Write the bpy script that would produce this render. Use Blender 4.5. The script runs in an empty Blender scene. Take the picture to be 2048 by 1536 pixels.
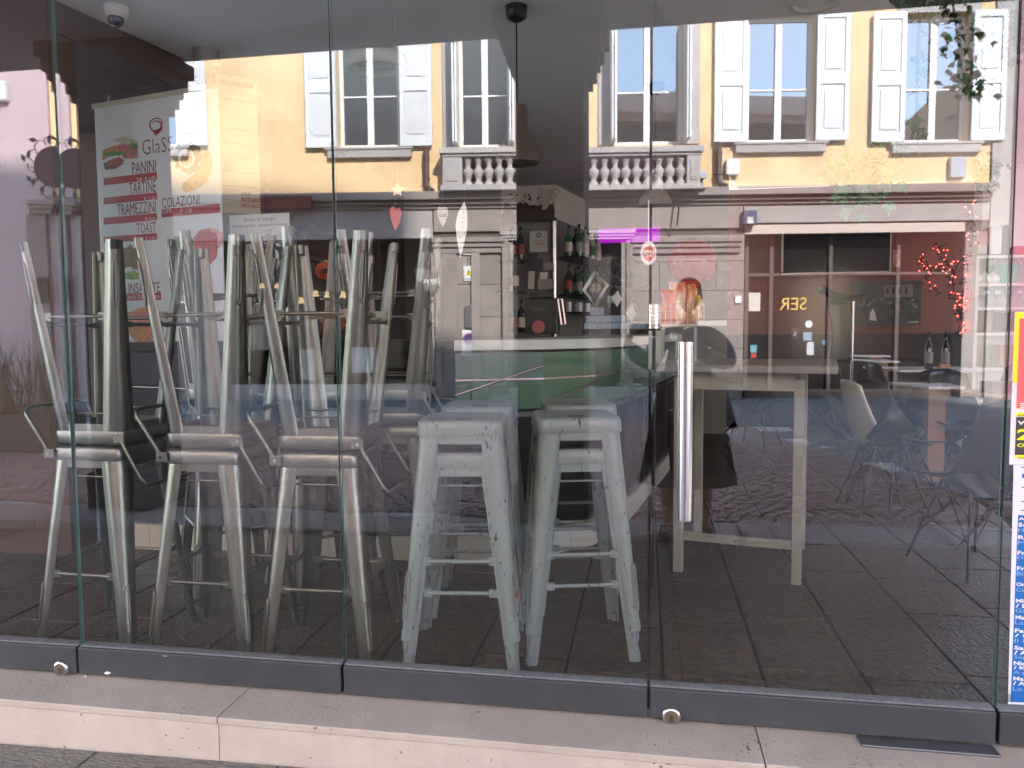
import bpy, bmesh, math, random
from mathutils import Vector, Matrix
random.seed(7)
R = math.radians
scn = bpy.context.scene
C = scn.collection

# ------------------------------------------------------------------ camera, sky, sun, exposure
CAM_H = 1.18; CAM_Y = -2.32; YAW = R(9.9); PITCH = R(3.95); ROLL = R(0.45)
fwd = Vector((-math.sin(YAW)*math.cos(PITCH), math.cos(YAW)*math.cos(PITCH), -math.sin(PITCH)))
rt0 = Vector((math.cos(YAW), math.sin(YAW), 0))
up0 = rt0.cross(fwd)
rt = rt0*math.cos(ROLL) - up0*math.sin(ROLL)
up = up0*math.cos(ROLL) + rt0*math.sin(ROLL)
cam_d = bpy.data.cameras.new('camera'); cam = bpy.data.objects.new('camera', cam_d); C.objects.link(cam)
cam.matrix_world = Matrix(((rt.x, up.x, -fwd.x, 0), (rt.y, up.y, -fwd.y, CAM_Y), (rt.z, up.z, -fwd.z, CAM_H), (0, 0, 0, 1)))
cam_d.sensor_width = 36; cam_d.lens = 27; cam_d.clip_start = 0.05; cam_d.clip_end = 500
scn.camera = cam
SUN_EL, SUN_AZ = 35.5, 30          # azimuth measured from +Y towards +X
w = bpy.data.worlds.new("World"); scn.world = w; w.use_nodes = True
nt = w.node_tree; bg = nt.nodes['Background']
sky = nt.nodes.new('ShaderNodeTexSky'); sky.sky_type = 'NISHITA'; sky.sun_disc = False
sky.sun_elevation = R(SUN_EL); sky.sun_rotation = R(SUN_AZ); sky.air_density = 1.0; sky.dust_density = 0.3; sky.ozone_density = 1.0
nt.links.new(sky.outputs[0], bg.inputs[0]); bg.inputs[1].default_value = 0.15
sl = bpy.data.lights.new('sun', 'SUN'); sl.energy = 2.5; sl.angle = R(2.0); sl.color = (1, .965, .91)
so = bpy.data.objects.new('sun', sl); C.objects.link(so)
sd = Vector((math.sin(R(SUN_AZ))*math.cos(R(SUN_EL)), math.cos(R(SUN_AZ))*math.cos(R(SUN_EL)), math.sin(R(SUN_EL))))
so.rotation_euler = sd.to_track_quat('Z', 'Y').to_euler()
scn.render.engine = 'CYCLES'
scn.view_settings.view_transform = 'Standard'; scn.view_settings.look = 'None'
scn.view_settings.gamma = 1; scn.view_settings.use_curve_mapping = False
scn.view_settings.exposure = 3.8
scn.cycles.max_bounces = 10; scn.cycles.transparent_max_bounces = 24; scn.cycles.glossy_bounces = 5
scn.cycles.diffuse_bounces = 5
scn.cycles.caustics_reflective = False

# ------------------------------------------------------------------ authoring helpers
F_PX = 1536.0
def ray(px, py):
    return (fwd*F_PX + rt*(px-1024) - up*(py-768)).normalized()
O = Vector((0, CAM_Y, CAM_H))
def at(px, py, y):
    """a point of the café seen at (px, py) standing on the plane Y = y"""
    d = ray(px, py); t = (y-O.y)/d.y
    return O + d*t
def gr(px, py, z=0.0):
    d = ray(px, py); return O + d*((z-O.z)/d.z)
def vat(px, py, y):
    """the same for a thing on the street side that the glass shows mirrored"""
    p = at(px, py, -y); return Vector((p.x, -p.y, p.z))
def vgr(px, py, z=0.0):
    p = gr(px, py, z); return Vector((p.x, -p.y, p.z))
def c8(r, g, b):
    f = lambda v: (v/255/12.92 if v/255 <= .04045 else ((v/255+.055)/1.055)**2.4)
    return (f(r), f(g), f(b), 1)

MATS = {}
def mat(name, col, rough=.6, metal=0, var=0.0, scale=8, bump=0.0, bscale=60, spec=.5, emit=None, estr=1.0, alpha=1, coat=0, col2=None, detail=6, stretch=None, coords='Object', pits=0):
    if name in MATS: return MATS[name]
    m = bpy.data.materials.new(name); m.use_nodes = True
    n = m.node_tree.nodes; l = m.node_tree.links; p = n['Principled BSDF']
    p.inputs['Base Color'].default_value = col; p.inputs['Roughness'].default_value = rough
    p.inputs['Metallic'].default_value = metal; p.inputs['Specular IOR Level'].default_value = spec
    p.inputs['Coat Weight'].default_value = coat
    tc = None
    if var or bump or col2:
        tc = n.new('ShaderNodeTexCoord'); mp = n.new('ShaderNodeMapping')
        l.new(tc.outputs[coords], mp.inputs[0])
        if stretch: mp.inputs['Scale'].default_value = stretch
    if var or col2:
        nz = n.new('ShaderNodeTexNoise'); nz.inputs['Scale'].default_value = scale; nz.inputs['Detail'].default_value = detail
        nz.inputs['Roughness'].default_value = .65
        l.new(mp.outputs[0], nz.inputs['Vector'])
        cr = n.new('ShaderNodeValToRGB'); cr.color_ramp.elements[0].position = .32; cr.color_ramp.elements[1].position = .68
        if col2: a, b = col, col2
        else:
            a = tuple(min(1, v*(1-var)) for v in col[:3])+(1,); b = tuple(min(1, v*(1+var)) for v in col[:3])+(1,)
        cr.color_ramp.elements[0].color = a; cr.color_ramp.elements[1].color = b
        l.new(nz.outputs[0], cr.inputs[0])
        oi = n.new('ShaderNodeObjectInfo'); hs = n.new('ShaderNodeHueSaturation')
        mr = n.new('ShaderNodeMapRange'); mr.inputs['To Min'].default_value = .9; mr.inputs['To Max'].default_value = 1.1
        l.new(oi.outputs['Random'], mr.inputs[0]); l.new(mr.outputs[0], hs.inputs['Value']); l.new(cr.outputs[0], hs.inputs['Color'])
        last_c = hs.outputs[0]
        if pits:
            pn = n.new('ShaderNodeTexNoise'); pn.inputs['Scale'].default_value = pits; pn.inputs['Detail'].default_value = 2; l.new(mp.outputs[0], pn.inputs['Vector'])
            pn2 = n.new('ShaderNodeTexNoise'); pn2.inputs['Scale'].default_value = pits*.08; l.new(mp.outputs[0], pn2.inputs['Vector'])
            sm = n.new('ShaderNodeMath'); sm.operation = 'MULTIPLY_ADD'; sm.inputs[1].default_value = .5; l.new(pn2.outputs[0], sm.inputs[0]); l.new(pn.outputs[0], sm.inputs[2])
            pr = n.new('ShaderNodeValToRGB'); pr.color_ramp.elements[0].position = .98; pr.color_ramp.elements[0].color = (1, 1, 1, 1); pr.color_ramp.elements[1].position = 1.03; pr.color_ramp.elements[1].color = (.38, .34, .3, 1)
            l.new(sm.outputs[0], pr.inputs[0]); mxp = n.new('ShaderNodeMix'); mxp.data_type = 'RGBA'; mxp.blend_type = 'MULTIPLY'; mxp.inputs[0].default_value = 1
            l.new(last_c, mxp.inputs[6]); l.new(pr.outputs[0], mxp.inputs[7]); last_c = mxp.outputs[2]
        l.new(last_c, p.inputs['Base Color'])
        rr = n.new('ShaderNodeMapRange'); rr.inputs['To Min'].default_value = max(0, rough-.1); rr.inputs['To Max'].default_value = min(1, rough+.12)
        l.new(nz.outputs[0], rr.inputs[0]); l.new(rr.outputs[0], p.inputs['Roughness'])
    if bump:
        nb = n.new('ShaderNodeTexNoise'); nb.inputs['Scale'].default_value = bscale; nb.inputs['Detail'].default_value = 5
        l.new(mp.outputs[0], nb.inputs['Vector'])
        bp = n.new('ShaderNodeBump'); bp.inputs['Strength'].default_value = min(1, bump); bp.inputs['Distance'].default_value = .01*max(1, bump)
        l.new(nb.outputs[0], bp.inputs['Height']); l.new(bp.outputs[0], p.inputs['Normal'])
    if emit:
        p.inputs['Emission Color'].default_value = emit; p.inputs['Emission Strength'].default_value = estr
    MATS[name] = m
    return m

def glass_mat(name, r0, tint=(.97, .985, .98, 1), smudge=False, dif=None, df_=0):
    m = bpy.data.materials.new(name); m.use_nodes = True
    n = m.node_tree.nodes; l = m.node_tree.links; n.remove(n['Principled BSDF'])
    out = n['Material Output']
    t = n.new('ShaderNodeBsdfTransparent'); t.inputs[0].default_value = tint
    g = n.new('ShaderNodeBsdfGlossy'); g.inputs['Roughness'].default_value = 0.0
    fr = n.new('ShaderNodeLayerWeight'); fr.inputs[0].default_value = .5
    pw = n.new('ShaderNodeMath'); pw.operation = 'POWER'; pw.inputs[1].default_value = 5; l.new(fr.outputs['Facing'], pw.inputs[0])
    ad = n.new('ShaderNodeMath'); ad.operation = 'MULTIPLY_ADD'; ad.use_clamp = True; ad.inputs[1].default_value = 1-r0; ad.inputs[2].default_value = r0
    l.new(pw.outputs[0], ad.inputs[0])
    mx = n.new('ShaderNodeMixShader'); l.new(ad.outputs[0], mx.inputs[0]); l.new(t.outputs[0], mx.inputs[1]); l.new(g.outputs[0], mx.inputs[2])
    last = mx
    if dif:
        dd = n.new('ShaderNodeBsdfDiffuse'); dd.inputs[0].default_value = dif; md = n.new('ShaderNodeMixShader'); md.inputs[0].default_value = df_
        l.new(mx.outputs[0], md.inputs[1]); l.new(dd.outputs[0], md.inputs[2]); last = md
    if smudge:
        tc = n.new('ShaderNodeTexCoord'); nz = n.new('ShaderNodeTexNoise'); nz.inputs['Scale'].default_value = .5; nz.inputs['Detail'].default_value = 1
        l.new(tc.outputs['Object'], nz.inputs['Vector'])
        b = n.new('ShaderNodeBump'); b.inputs['Strength'].default_value = .05; b.inputs['Distance'].default_value = .02
        l.new(nz.outputs[0], b.inputs['Height']); l.new(b.outputs[0], g.inputs['Normal'])
        n2 = n.new('ShaderNodeTexNoise'); n2.inputs['Scale'].default_value = 3; n2.inputs['Detail'].default_value = 8
        mp = n.new('ShaderNodeMapping'); mp.inputs['Scale'].default_value = (1, 1, .35); l.new(tc.outputs['Object'], mp.inputs[0]); l.new(mp.outputs[0], n2.inputs['Vector'])
        mr = n.new('ShaderNodeMapRange'); mr.inputs['From Min'].default_value = .55; mr.inputs['From Max'].default_value = .9; mr.inputs['To Max'].default_value = .022; mr.clamp = True
        mr.inputs['To Min'].default_value = 0
        l.new(n2.outputs[0], mr.inputs[0])
        df = n.new('ShaderNodeBsdfDiffuse'); df.inputs[0].default_value = (.6, .6, .6, 1)
        m2 = n.new('ShaderNodeMixShader'); l.new(mr.outputs[0], m2.inputs[0]); l.new(mx.outputs[0], m2.inputs[1]); l.new(df.outputs[0], m2.inputs[2])
        last = m2
    l.new(last.outputs[0], out.inputs[0])
    MATS[name] = m
    return m

class MB:
    def __init__(s, M=None): s.v = []; s.f = []; s.mi = []; s.M = M; s.cur = 0; s.sm = []
    def add(s, vs, fs, smooth=False):
        o = len(s.v)
        for p in vs:
            p = Vector(p)
            s.v.append(s.M @ p if s.M else p)
        for f in fs: s.f.append([i+o for i in f]); s.mi.append(s.cur); s.sm.append(smooth)
    def box(s, x0, x1, y0, y1, z0, z1):
        if x0 > x1: x0, x1 = x1, x0
        if y0 > y1: y0, y1 = y1, y0
        if z0 > z1: z0, z1 = z1, z0
        vs = [(x0,y0,z0),(x1,y0,z0),(x1,y1,z0),(x0,y1,z0),(x0,y0,z1),(x1,y0,z1),(x1,y1,z1),(x0,y1,z1)]
        s.add(vs, [(0,3,2,1),(4,5,6,7),(0,1,5,4),(1,2,6,5),(2,3,7,6),(3,0,4,7)])
    def prism(s, pts, d):
        """closed outline pts extruded by vector d"""
        n = len(pts); d = Vector(d)
        a = [Vector(p) for p in pts]; b = [p+d for p in a]
        s.add(a+b, [list(range(n))[::-1], list(range(n, 2*n))]+[[i, (i+1) % n, n+(i+1) % n, n+i] for i in range(n)])
    def tube(s, pts, r, n=8, cap=True, close=False):
        pts = [Vector(p) for p in pts]; k = len(pts); rs = r if isinstance(r, (list, tuple)) else [r]*k
        vs = []; ref = None
        for i, p in enumerate(pts):
            if close: t = (pts[(i+1) % k]-pts[i-1]).normalized()
            else: t = (pts[min(i+1, k-1)]-pts[max(i-1, 0)]).normalized()
            if ref is None:
                ref = Vector((0, 0, 1)) if abs(t.z) < .9 else Vector((1, 0, 0))
            a = t.cross(ref)
            if a.length < 1e-4: a = t.cross(Vector((0, 1, 0)))
            a.normalize(); b = t.cross(a).normalized(); ref = -b if False else ref
            for j in range(n):
                th = 2*math.pi*j/n
                vs.append(p+(a*math.cos(th)+b*math.sin(th))*rs[i])
        fs = []
        for i in range(k if close else k-1):
            i2 = (i+1) % k
            for j in range(n): fs.append((i*n+j, i*n+(j+1) % n, i2*n+(j+1) % n, i2*n+j))
        s.add(vs, fs, True)
        if cap and not close:
            s.add(vs[:n], [list(range(n))[::-1]]); s.add(vs[-n:], [list(range(n))])
    def lathe(s, prof, cx=0, cy=0, cz=0, n=16, cap=True):
        vs = []; fs = []; k = len(prof)
        for r, z in prof:
            for j in range(n):
                th = 2*math.pi*j/n; vs.append((cx+r*math.cos(th), cy+r*math.sin(th), cz+z))
        for i in range(k-1):
            for j in range(n): fs.append((i*n+j, i*n+(j+1) % n, (i+1)*n+(j+1) % n, (i+1)*n+j))
        s.add(vs, fs, True)
        if cap:
            if prof[0][0] > 1e-4: s.add(vs[:n], [list(range(n))[::-1]])
            if prof[-1][0] > 1e-4: s.add(vs[-n:], [list(range(n))])
    def grid(s, fn, nu, nv, smooth=True):
        vs = [fn(i/nu, j/nv) for j in range(nv+1) for i in range(nu+1)]
        fs = [(j*(nu+1)+i, j*(nu+1)+i+1, (j+1)*(nu+1)+i+1, (j+1)*(nu+1)+i) for j in range(nv) for i in range(nu)]
        s.add(vs, fs, smooth)
    def build(s, name, mats, parent=None, bevel=0, solid=0, kind=None):
        me = bpy.data.meshes.new(name)
        loc = Vector((0, 0, 0))
        if parent is not None:
            q = parent
            while q is not None: loc += q.location; q = q.parent
        me.from_pydata([tuple(p-loc) for p in s.v], [], s.f)
        if not isinstance(mats, (list, tuple)): mats = [mats]
        for m in mats: me.materials.append(m)
        me.polygons.foreach_set('material_index', s.mi); me.polygons.foreach_set('use_smooth', s.sm)
        me.update()
        if bevel or solid:
            bm = bmesh.new(); bm.from_mesh(me)
            bmesh.ops.remove_doubles(bm, verts=bm.verts, dist=1e-5)
            if bevel:
                es = [e for e in bm.edges if len(e.link_faces) == 2 and e.calc_face_angle(0) > .5]
                bmesh.ops.bevel(bm, geom=es, offset=bevel, segments=2, affect='EDGES', profile=.5, clamp_overlap=True)
            bmesh.ops.recalc_face_normals(bm, faces=bm.faces)
            if solid: bmesh.ops.solidify(bm, geom=list(bm.faces), thickness=solid)
            bm.to_mesh(me); bm.free()
        o = bpy.data.objects.new(name, me); C.objects.link(o)
        if parent is not None: o.parent = parent
        if kind: o['kind'] = kind
        return o

def empty(name, loc=(0, 0, 0)):
    o = bpy.data.objects.new(name, None); o.location = loc; o.empty_display_size = .1; C.objects.link(o); return o
def tag(o, label, cat, group=None):
    o['label'] = label; o['category'] = cat
    if group: o['group'] = group
    return o
def copy_tree(o, parent=None):
    c = o.copy(); C.objects.link(c)
    if parent is not None: c.parent = parent
    for ch in list(KIDS.get(o.name, [])) if o.name in KIDS else [k for k in ALLK(o)]:
        copy_tree(ch, c)
    return c
KIDS = {}
def ALLK(o): return [k for k in bpy.data.objects if k.parent == o]

def text(s, size, origin, xdir, mats, name='lettering', parent=None, sx=1.0, align='LEFT', depth=.0006, updir=(0, 0, 1), bold=0.0):
    cu = bpy.data.curves.new('t', 'FONT'); cu.body = s; cu.size = size; cu.extrude = depth; cu.align_x = align; cu.resolution_u = 3
    cu.offset = bold*size; cu.space_character = 1.0
    ob = bpy.data.objects.new('t', cu); C.objects.link(ob)
    dg = bpy.context.evaluated_depsgraph_get(); me = bpy.data.meshes.new_from_object(ob.evaluated_get(dg))
    bpy.data.objects.remove(ob); bpy.data.curves.remove(cu)
    x = Vector(xdir).normalized(); u = Vector(updir).normalized(); nn = x.cross(u)
    loc = Vector((0, 0, 0))
    q = parent
    while q is not None: loc += q.location; q = q.parent
    og = Vector(origin)-loc
    for v in me.vertices:
        p = v.co; v.co = og + x*p.x*sx + u*p.y + nn*p.z
    me.materials.clear(); me.materials.append(mats)
    o = bpy.data.objects.new(name, me); C.objects.link(o); o.parent = parent
    return o

class Fr:
    """a vertical plane in the world: origin o, horizontal direction at angle t; front = towards the viewer"""
    def __init__(s, o, t, street=False):
        s.o = Vector(o); s.o.z = 0; s.ax = Vector((math.cos(t), math.sin(t), 0)); s.st = street
        s.n = Vector((0, 0, 1)).cross(s.ax)*(1 if street else -1)
        s.M = Matrix(((s.ax.x, s.n.x, 0, s.o.x), (s.ax.y, s.n.y, 0, s.o.y), (0, 0, 1, 0), (0, 0, 0, 1)))
    def pix(s, px, py, n=0):
        d = ray(px, py); o = O.copy()
        if s.st: d = Vector((d.x, -d.y, d.z)); o.y = -o.y
        t = ((s.o+s.n*n-o).dot(s.n))/d.dot(s.n)
        p = o+d*t; return ((p-s.o).dot(s.ax), p.z)
    def W(s, a, n, z): return Vector((s.o.x+s.ax.x*a+s.n.x*n, s.o.y+s.ax.y*a+s.n.y*n, z))
    def box(s, mb, x0, x1, y0, y1, n0, n1):
        xm, ym = (x0+x1)/2, (y0+y1)/2
        a0 = s.pix(x0, ym, n1)[0]; a1 = s.pix(x1, ym, n1)[0]; z1 = s.pix(xm, y0, n1)[1]; z0 = s.pix(xm, y1, n1)[1]
        mb.M = s.M; mb.box(a0, a1, n0, n1, z0, z1); mb.M = None
        return a0, a1, z0, z1
    def mb(s): return MB(s.M)
def wall_holes(mb, a0, a1, z0, z1, n0, n1, holes):
    A = sorted({a0, a1, *[h[0] for h in holes], *[h[1] for h in holes]}); Z = sorted({z0, z1, *[h[2] for h in holes], *[h[3] for h in holes]})
    A = [a for a in A if a0 <= a <= a1]; Z = [z for z in Z if z0 <= z <= z1]
    for i in range(len(A)-1):
        run = None
        for j in range(len(Z)-1):
            ca, cz = (A[i]+A[i+1])/2, (Z[j]+Z[j+1])/2
            hole = any(h[0] < ca < h[1] and h[2] < cz < h[3] for h in holes)
            if hole:
                if run is not None: mb.box(A[i], A[i+1], n0, n1, run, Z[j]); run = None
            elif run is None: run = Z[j]
        if run is not None: mb.box(A[i], A[i+1], n0, n1, run, Z[-1])
# ------------------------------------------------------------------ materials
M_stone = mat('step_stone', c8(200,186,172), .55, var=.11, scale=4, bump=.25, bscale=90, detail=9, pits=60)
M_pave = mat('porphyry', c8(136,128,118), .6, var=.35, scale=26, bump=2.2, bscale=45, stretch=(1, 2.6, 1))
M_rail = mat('rail_anthracite', c8(68,70,73), .42, metal=.1, var=.12, scale=9, spec=.5)
M_black = mat('hole_shade_black', c8(14,14,15), .7)
M_steel = mat('brushed_steel', c8(196,192,188), .22, metal=1, var=.06, scale=4, stretch=(1, 1, .2))
M_steelb = mat('bright_steel', c8(225,222,220), .12, metal=1)
M_floor = mat('floor_stone', c8(70,54,43), .5, var=.9, scale=26, bump=1.6, bscale=60, spec=.5)
M_grout = mat('floor_joint', c8(38,32,29), .9)
M_ceil = mat('ceiling_paint', c8(240,240,236), .8, var=.03, scale=2)
M_ceil2 = mat('ceiling_white', c8(238,236,230), .8)
M_brown = mat('brown_wall', c8(92,68,62), .8, var=.06, scale=3)
M_terra = mat('terracotta_wall', c8(128,86,77), .75, var=.05, scale=3)
M_dark = mat('dark_wainscot', c8(34,30,32), .5)
M_white = mat('white_laminate', c8(228,228,224), .4)
M_blackm = mat('black_metal', c8(26,26,28), .35, metal=.3)
M_yellow = mat('yellow_render', c8(222,190,146), .85, var=.17, scale=1.1, bump=.3, bscale=30, detail=9)
M_pink = mat('pink_render', c8(186,164,166), .85, var=.06, scale=1.5, bump=.3, bscale=30)
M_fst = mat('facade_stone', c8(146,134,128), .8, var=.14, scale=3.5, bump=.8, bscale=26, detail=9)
M_fst2 = mat('facade_stone_pale', c8(174,166,163), .8, var=.1, scale=3, bump=.6, bscale=26)
M_joint = mat('stone_joint', c8(96,86,82), .9)
M_shut = mat('shutter_paint', c8(218,218,220), .5, var=.03, scale=4)
M_frame = mat('window_frame_paint', c8(225,224,220), .5)
M_redst = mat('red_plaster', c8(140,80,74), .85, var=.1, scale=4)
M_cob = mat('porphyry_cobble', c8(158,134,126), .5, var=.3, scale=5, bump=1.5, bscale=22)
M_slabst = mat('street_slab', c8(124,128,133), .55, var=.14, scale=2.2, bump=.6, bscale=30)
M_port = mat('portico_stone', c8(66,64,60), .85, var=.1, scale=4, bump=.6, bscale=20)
M_soff = mat('portico_soffit', c8(176,172,164), .9)
M_tile = mat('roof_tile', c8(220,170,148), .85, var=.3, scale=12)
M_pipe = mat('downpipe_brown', c8(84,66,60), .5, metal=.2)
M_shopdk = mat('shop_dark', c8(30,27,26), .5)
M_glass = glass_mat('front_glass', .12, smudge=True)
M_glassb = glass_mat('front_glass_back', .03, tint=(.97, .985, .98, 1))
M_gedge = mat('glass_edge', c8(96,128,122), .15, spec=.8)
M_fpane = bpy.data.materials.new('facade_pane'); M_fpane.use_nodes = True
_n = M_fpane.node_tree.nodes; _l = M_fpane.node_tree.links; _p = _n['Principled BSDF']
_p.inputs['Base Color'].default_value = (.03, .03, .032, 1); _p.inputs['Roughness'].default_value = .02
_g = _n.new('ShaderNodeBsdfGlossy'); _g.inputs['Roughness'].default_value = .01; _g.inputs[0].default_value = (.78, .9, 1, 1)
_m = _n.new('ShaderNodeMixShader'); _m.inputs[0].default_value = .36; _l.new(_p.outputs[0], _m.inputs[1]); _l.new(_g.outputs[0], _m.inputs[2]); _l.new(_m.outputs[0], _n['Material Output'].inputs[0])

# ------------------------------------------------------------------ doorstep, portico floor, street
YN = gr(0, 1398, -.003).y
_pa = at(0, 1484, YN+.008); _pb = at(640, 1530, YN+.008)
def pz(x): return _pa.z+(_pb.z-_pa.z)*.7*(x-_pa.x)/(_pb.x-_pa.x)
ground = MB(); ground.box(-60, 60, -60, 60, -.5, -.2); ground.build('ground', M_slabst, kind='structure')
step = empty('doorstep', (0, -.07, -.02))
tag(step, 'long pale stone doorstep under the glass front, with a thin nosing over its riser', 'doorstep')
jx = [-4.6, -3.35, at(458, 1437, -.15).x, at(1524, 1500, -.15).x, 2.6, 4.6]
for i in range(len(jx)-1):
    m = MB(); m.box(jx[i]+.0015, jx[i+1]-.0015, YN, .06, -.026, -.003); m.build('tread_slab', M_stone, step, bevel=.003)
    m = MB(); m.prism([(jx[i]+.0015, YN+.008, -.3), (jx[i+1]-.0015, YN+.008, -.3), (jx[i+1]-.0015, YN+.008, -.0275), (jx[i]+.0015, YN+.008, -.0275)], (0, .1, 0)); m.build('riser_slab', M_stone, step)
m = MB(); m.box(-4.6, 4.6, YN+.03, .05, -.3, -.03); m.build('mortar_bed', M_joint, step)

pf = MB(); pf.prism([(-9, -2.44, pz(-9)-.006), (9, -2.44, pz(9)-.006), (9, -.1, pz(9)-.006), (-9, -.1, pz(-9)-.006)], (0, 0, -.3))
pf = pf.build('portico_floor', M_joint, kind='structure')
xx = -4.2; k = 0
while xx < 4.5:
    wd = .62
    yy = YN+.006
    off = random.uniform(0, .25)
    first = True
    while yy > -2.3:
        ln = .45-off if first else random.choice([.42, .5, .58]); first = False
        y2 = max(yy-ln, -2.43)
        m = MB(); a, b = xx+.004, xx+wd-.004
        m.prism([(a, y2+.004, pz(a)-.1), (b, y2+.004, pz(b)-.1), (b, yy-.004, pz(b)-.1), (a, yy-.004, pz(a)-.1)], (0, 0, .1))
        m.build('paving_slab', M_pave, pf, bevel=.004)
        yy = y2
    xx += wd
# kerb
kb = empty('kerb', (0, -2.7, -.1)); kb['kind'] = 'structure'
xx = -9
while xx < 9:
    m = MB(); a, b = xx+.003, xx+1.197
    z = min(pz(xx)+.0, -.06)
    m.box(a, b, -2.93, -2.445, -.4, max(-.135, min(-.07, pz((a+b)/2)-.002))); m.build('kerb_stone', M_fst2, kb, bevel=.008)
    xx += 1.2
# street base and cobbles
st = MB(); st.box(-30, 30, -16, -2.93, -.4, -.150); st = st.build('street', mat('sand_joint', c8(206,202,198), .9, var=.2, scale=20), kind='structure')
ZST = -.135
# boundary of the cobbled area: far line, then a diagonal towards the right
bp = [vgr(-400, 842, ZST), vgr(1470, 842, ZST), vgr(1560, 875, ZST), vgr(1860, 968, ZST), vgr(2100, 1030, ZST)]
def far_y(x):
    if x <= bp[0].x: return bp[0].y
    for a, b in zip(bp, bp[1:]):
        if a.x <= x <= b.x: return a.y+(b.y-a.y)*(x-a.x)/(b.x-a.x+1e-9)
    return -2.95
cobs = []
row = 0; y = -2.985
while y > -11.2:
    pit = .105
    x = -7.5+(row % 2)*.05
    while x < 6.5:
        yc = y-.05*abs(math.sin((x+.3*row*.0)*math.pi/1.1))*2.2
        if far_y(x) < yc-.02 and yc < -2.96: cobs.append((x, yc, .043+random.uniform(-.006, .004), .041+random.uniform(-.006, .004), random.uniform(-.25, .25), random.uniform(-.004, .005)))
        x += pit*random.uniform(.94, 1.06)
    y -= .098; row += 1
def cob_geo(m, x, y, a, b, r, dz):
    c, s = math.cos(r), math.sin(r)
    vs = []
    for sc, z in ((1, -.03), (1, -.006), (.78, .004)):
        for sx, sy in ((-1, -1), (1, -1), (1, 1), (-1, 1)):
            u, v = sx*a*sc, sy*b*sc; vs.append((x+u*c-v*s, y+u*s+v*c, ZST+z+dz))
    m.add(vs, [(8, 9, 10, 11)]+[(i, (i+1) % 4, 4+(i+1) % 4, 4+i) for i in range(4)]+[(4+i, 4+(i+1) % 4, 8+(i+1) % 4, 8+i) for i in range(4)], False)
def in_view(x, y):
    k = x/(-y+2.32); u = (k*math.cos(YAW)+math.sin(YAW))/(math.cos(YAW)-k*math.sin(YAW)); return -.67 < u < .67
vis = sorted([c for c in cobs if in_view(c[0], c[1])], key=lambda c: -c[1])
near = vis[:300]; ns = set(map(id, near))
for cdat in near:
    m = MB(); cob_geo(m, *cdat); m.build('cobble', M_cob, st)
m = MB()
for cdat in cobs:
    if id(cdat) not in ns: cob_geo(m, *cdat)
m.build('cobbles', M_cob, st, kind='stuff')
# large smooth slabs beyond
k = 0
y = -2.95; rr = 0
while y > -13.2:
    x = -13-(rr % 2)*.5
    while x < 15:
        inside = far_y(x+.5) < y-.35
        if not inside:
            m = MB(); m.box(x+.004, x+1.096, y-.56+.004, y-.004, -.18, ZST-.004 if y > -11 else ZST-.002); m.build('street_slab', M_slabst, st)
        x += 1.1
    y -= .56; rr += 1

# ------------------------------------------------------------------ glass front
XS = [at(-330, 1270, 0).x, at(166, 1300, 0).x, at(691, 1343, 0).x, at(1297, 1385, 0).x, at(1987, 1432, 0).x, at(2750, 1480, 0).x]
LAB = ['outermost left glass panel of the front, with a round lock in its bottom rail', 'glass panel in front of the left stacks of steel stools, its bottom rail chipped',
       'clear glass panel in front of the sage green stools', 'glass door panel carrying the long steel pull handle', 'rightmost glass panel, carrying the yellow and blue posters']
def rail_pt(i): return (XS[i]+XS[i+1])/2
panels = []
for i in range(5):
    x0, x1 = XS[i]+.004, XS[i+1]-.004
    p = empty('glass_panel', (x1 if i == 0 else x0, 0, 0)); tag(p, LAB[i], 'glass panel', 'frameless glass panels of the shop front')
    m = MB()
    g = .0055
    vs = [(x0,-g,.1),(x1,-g,.1),(x1,g,.1),(x0,g,.1),(x0,-g,3.1),(x1,-g,3.1),(x1,g,3.1),(x0,g,3.1)]
    m.cur = 0; m.add(vs, [(0,1,5,4)]); m.cur = 1; m.add(vs, [(2,3,7,6)]); m.cur = 2; m.add(vs, [(0,3,2,1),(4,5,6,7),(1,2,6,5),(3,0,4,7)])
    m.build('pane', [M_glass, M_glassb, M_gedge], p)
    m = MB(); m.box(x0+.001, x1-.001, -.03, .03, .006, .099); m.build('bottom_rail', M_rail, p, bevel=.0025)
    m = MB(); m.box(x0+.001, x1-.001, -.018, .018, .0985, .104); m.build('rail_seal', mat('seal_grey', c8(120,122,126), .5, var=.3, scale=60), p)
    m = MB(); m.box(x0+.001, x1-.001, -.03, .03, 3.1, 3.2); m.build('top_rail', M_rail, p)
    panels.append(p)
panels[0].rotation_euler = (0, 0, R(.7))
panels[2].rotation_euler = (0, 0, R(.03))
gp = MB()
for x in XS[1:5]: gp.box(x-.0032, x+.0032, .004, .02, .004, .1)
def lock(px, py, par, keyed):
    c = at(px, py-6, -.03)
    m = MB(); m.M = Matrix.Translation(c) @ Matrix.Rotation(R(90), 4, 'X')
    m.lathe([(.029, 0), (.029, .004), (.026, .010), (.021, .012)], n=28)
    o = m.build('lock_ring', M_steel, par)
    m = MB(); m.M = Matrix.Translation(c) @ Matrix.Rotation(R(90), 4, 'X'); m.lathe([(.0205, .011), (.0205, .0125)], n=24)
    m.build('lock_face', mat('lock_face', c8(150,138,124), .35, metal=.9), o)
    m = MB(); m.box(c.x-.006, c.x+.006, -.0445, -.042, c.z-.015, c.z+.008)
    m.build('key_cylinder', mat('key_brass', c8(120,106,92), .4, metal=.9), o, bevel=.001)
    return o
lk = lock(124, 1342, panels[0], 0); lock(1343, 1437, panels[3], 1)
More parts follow.
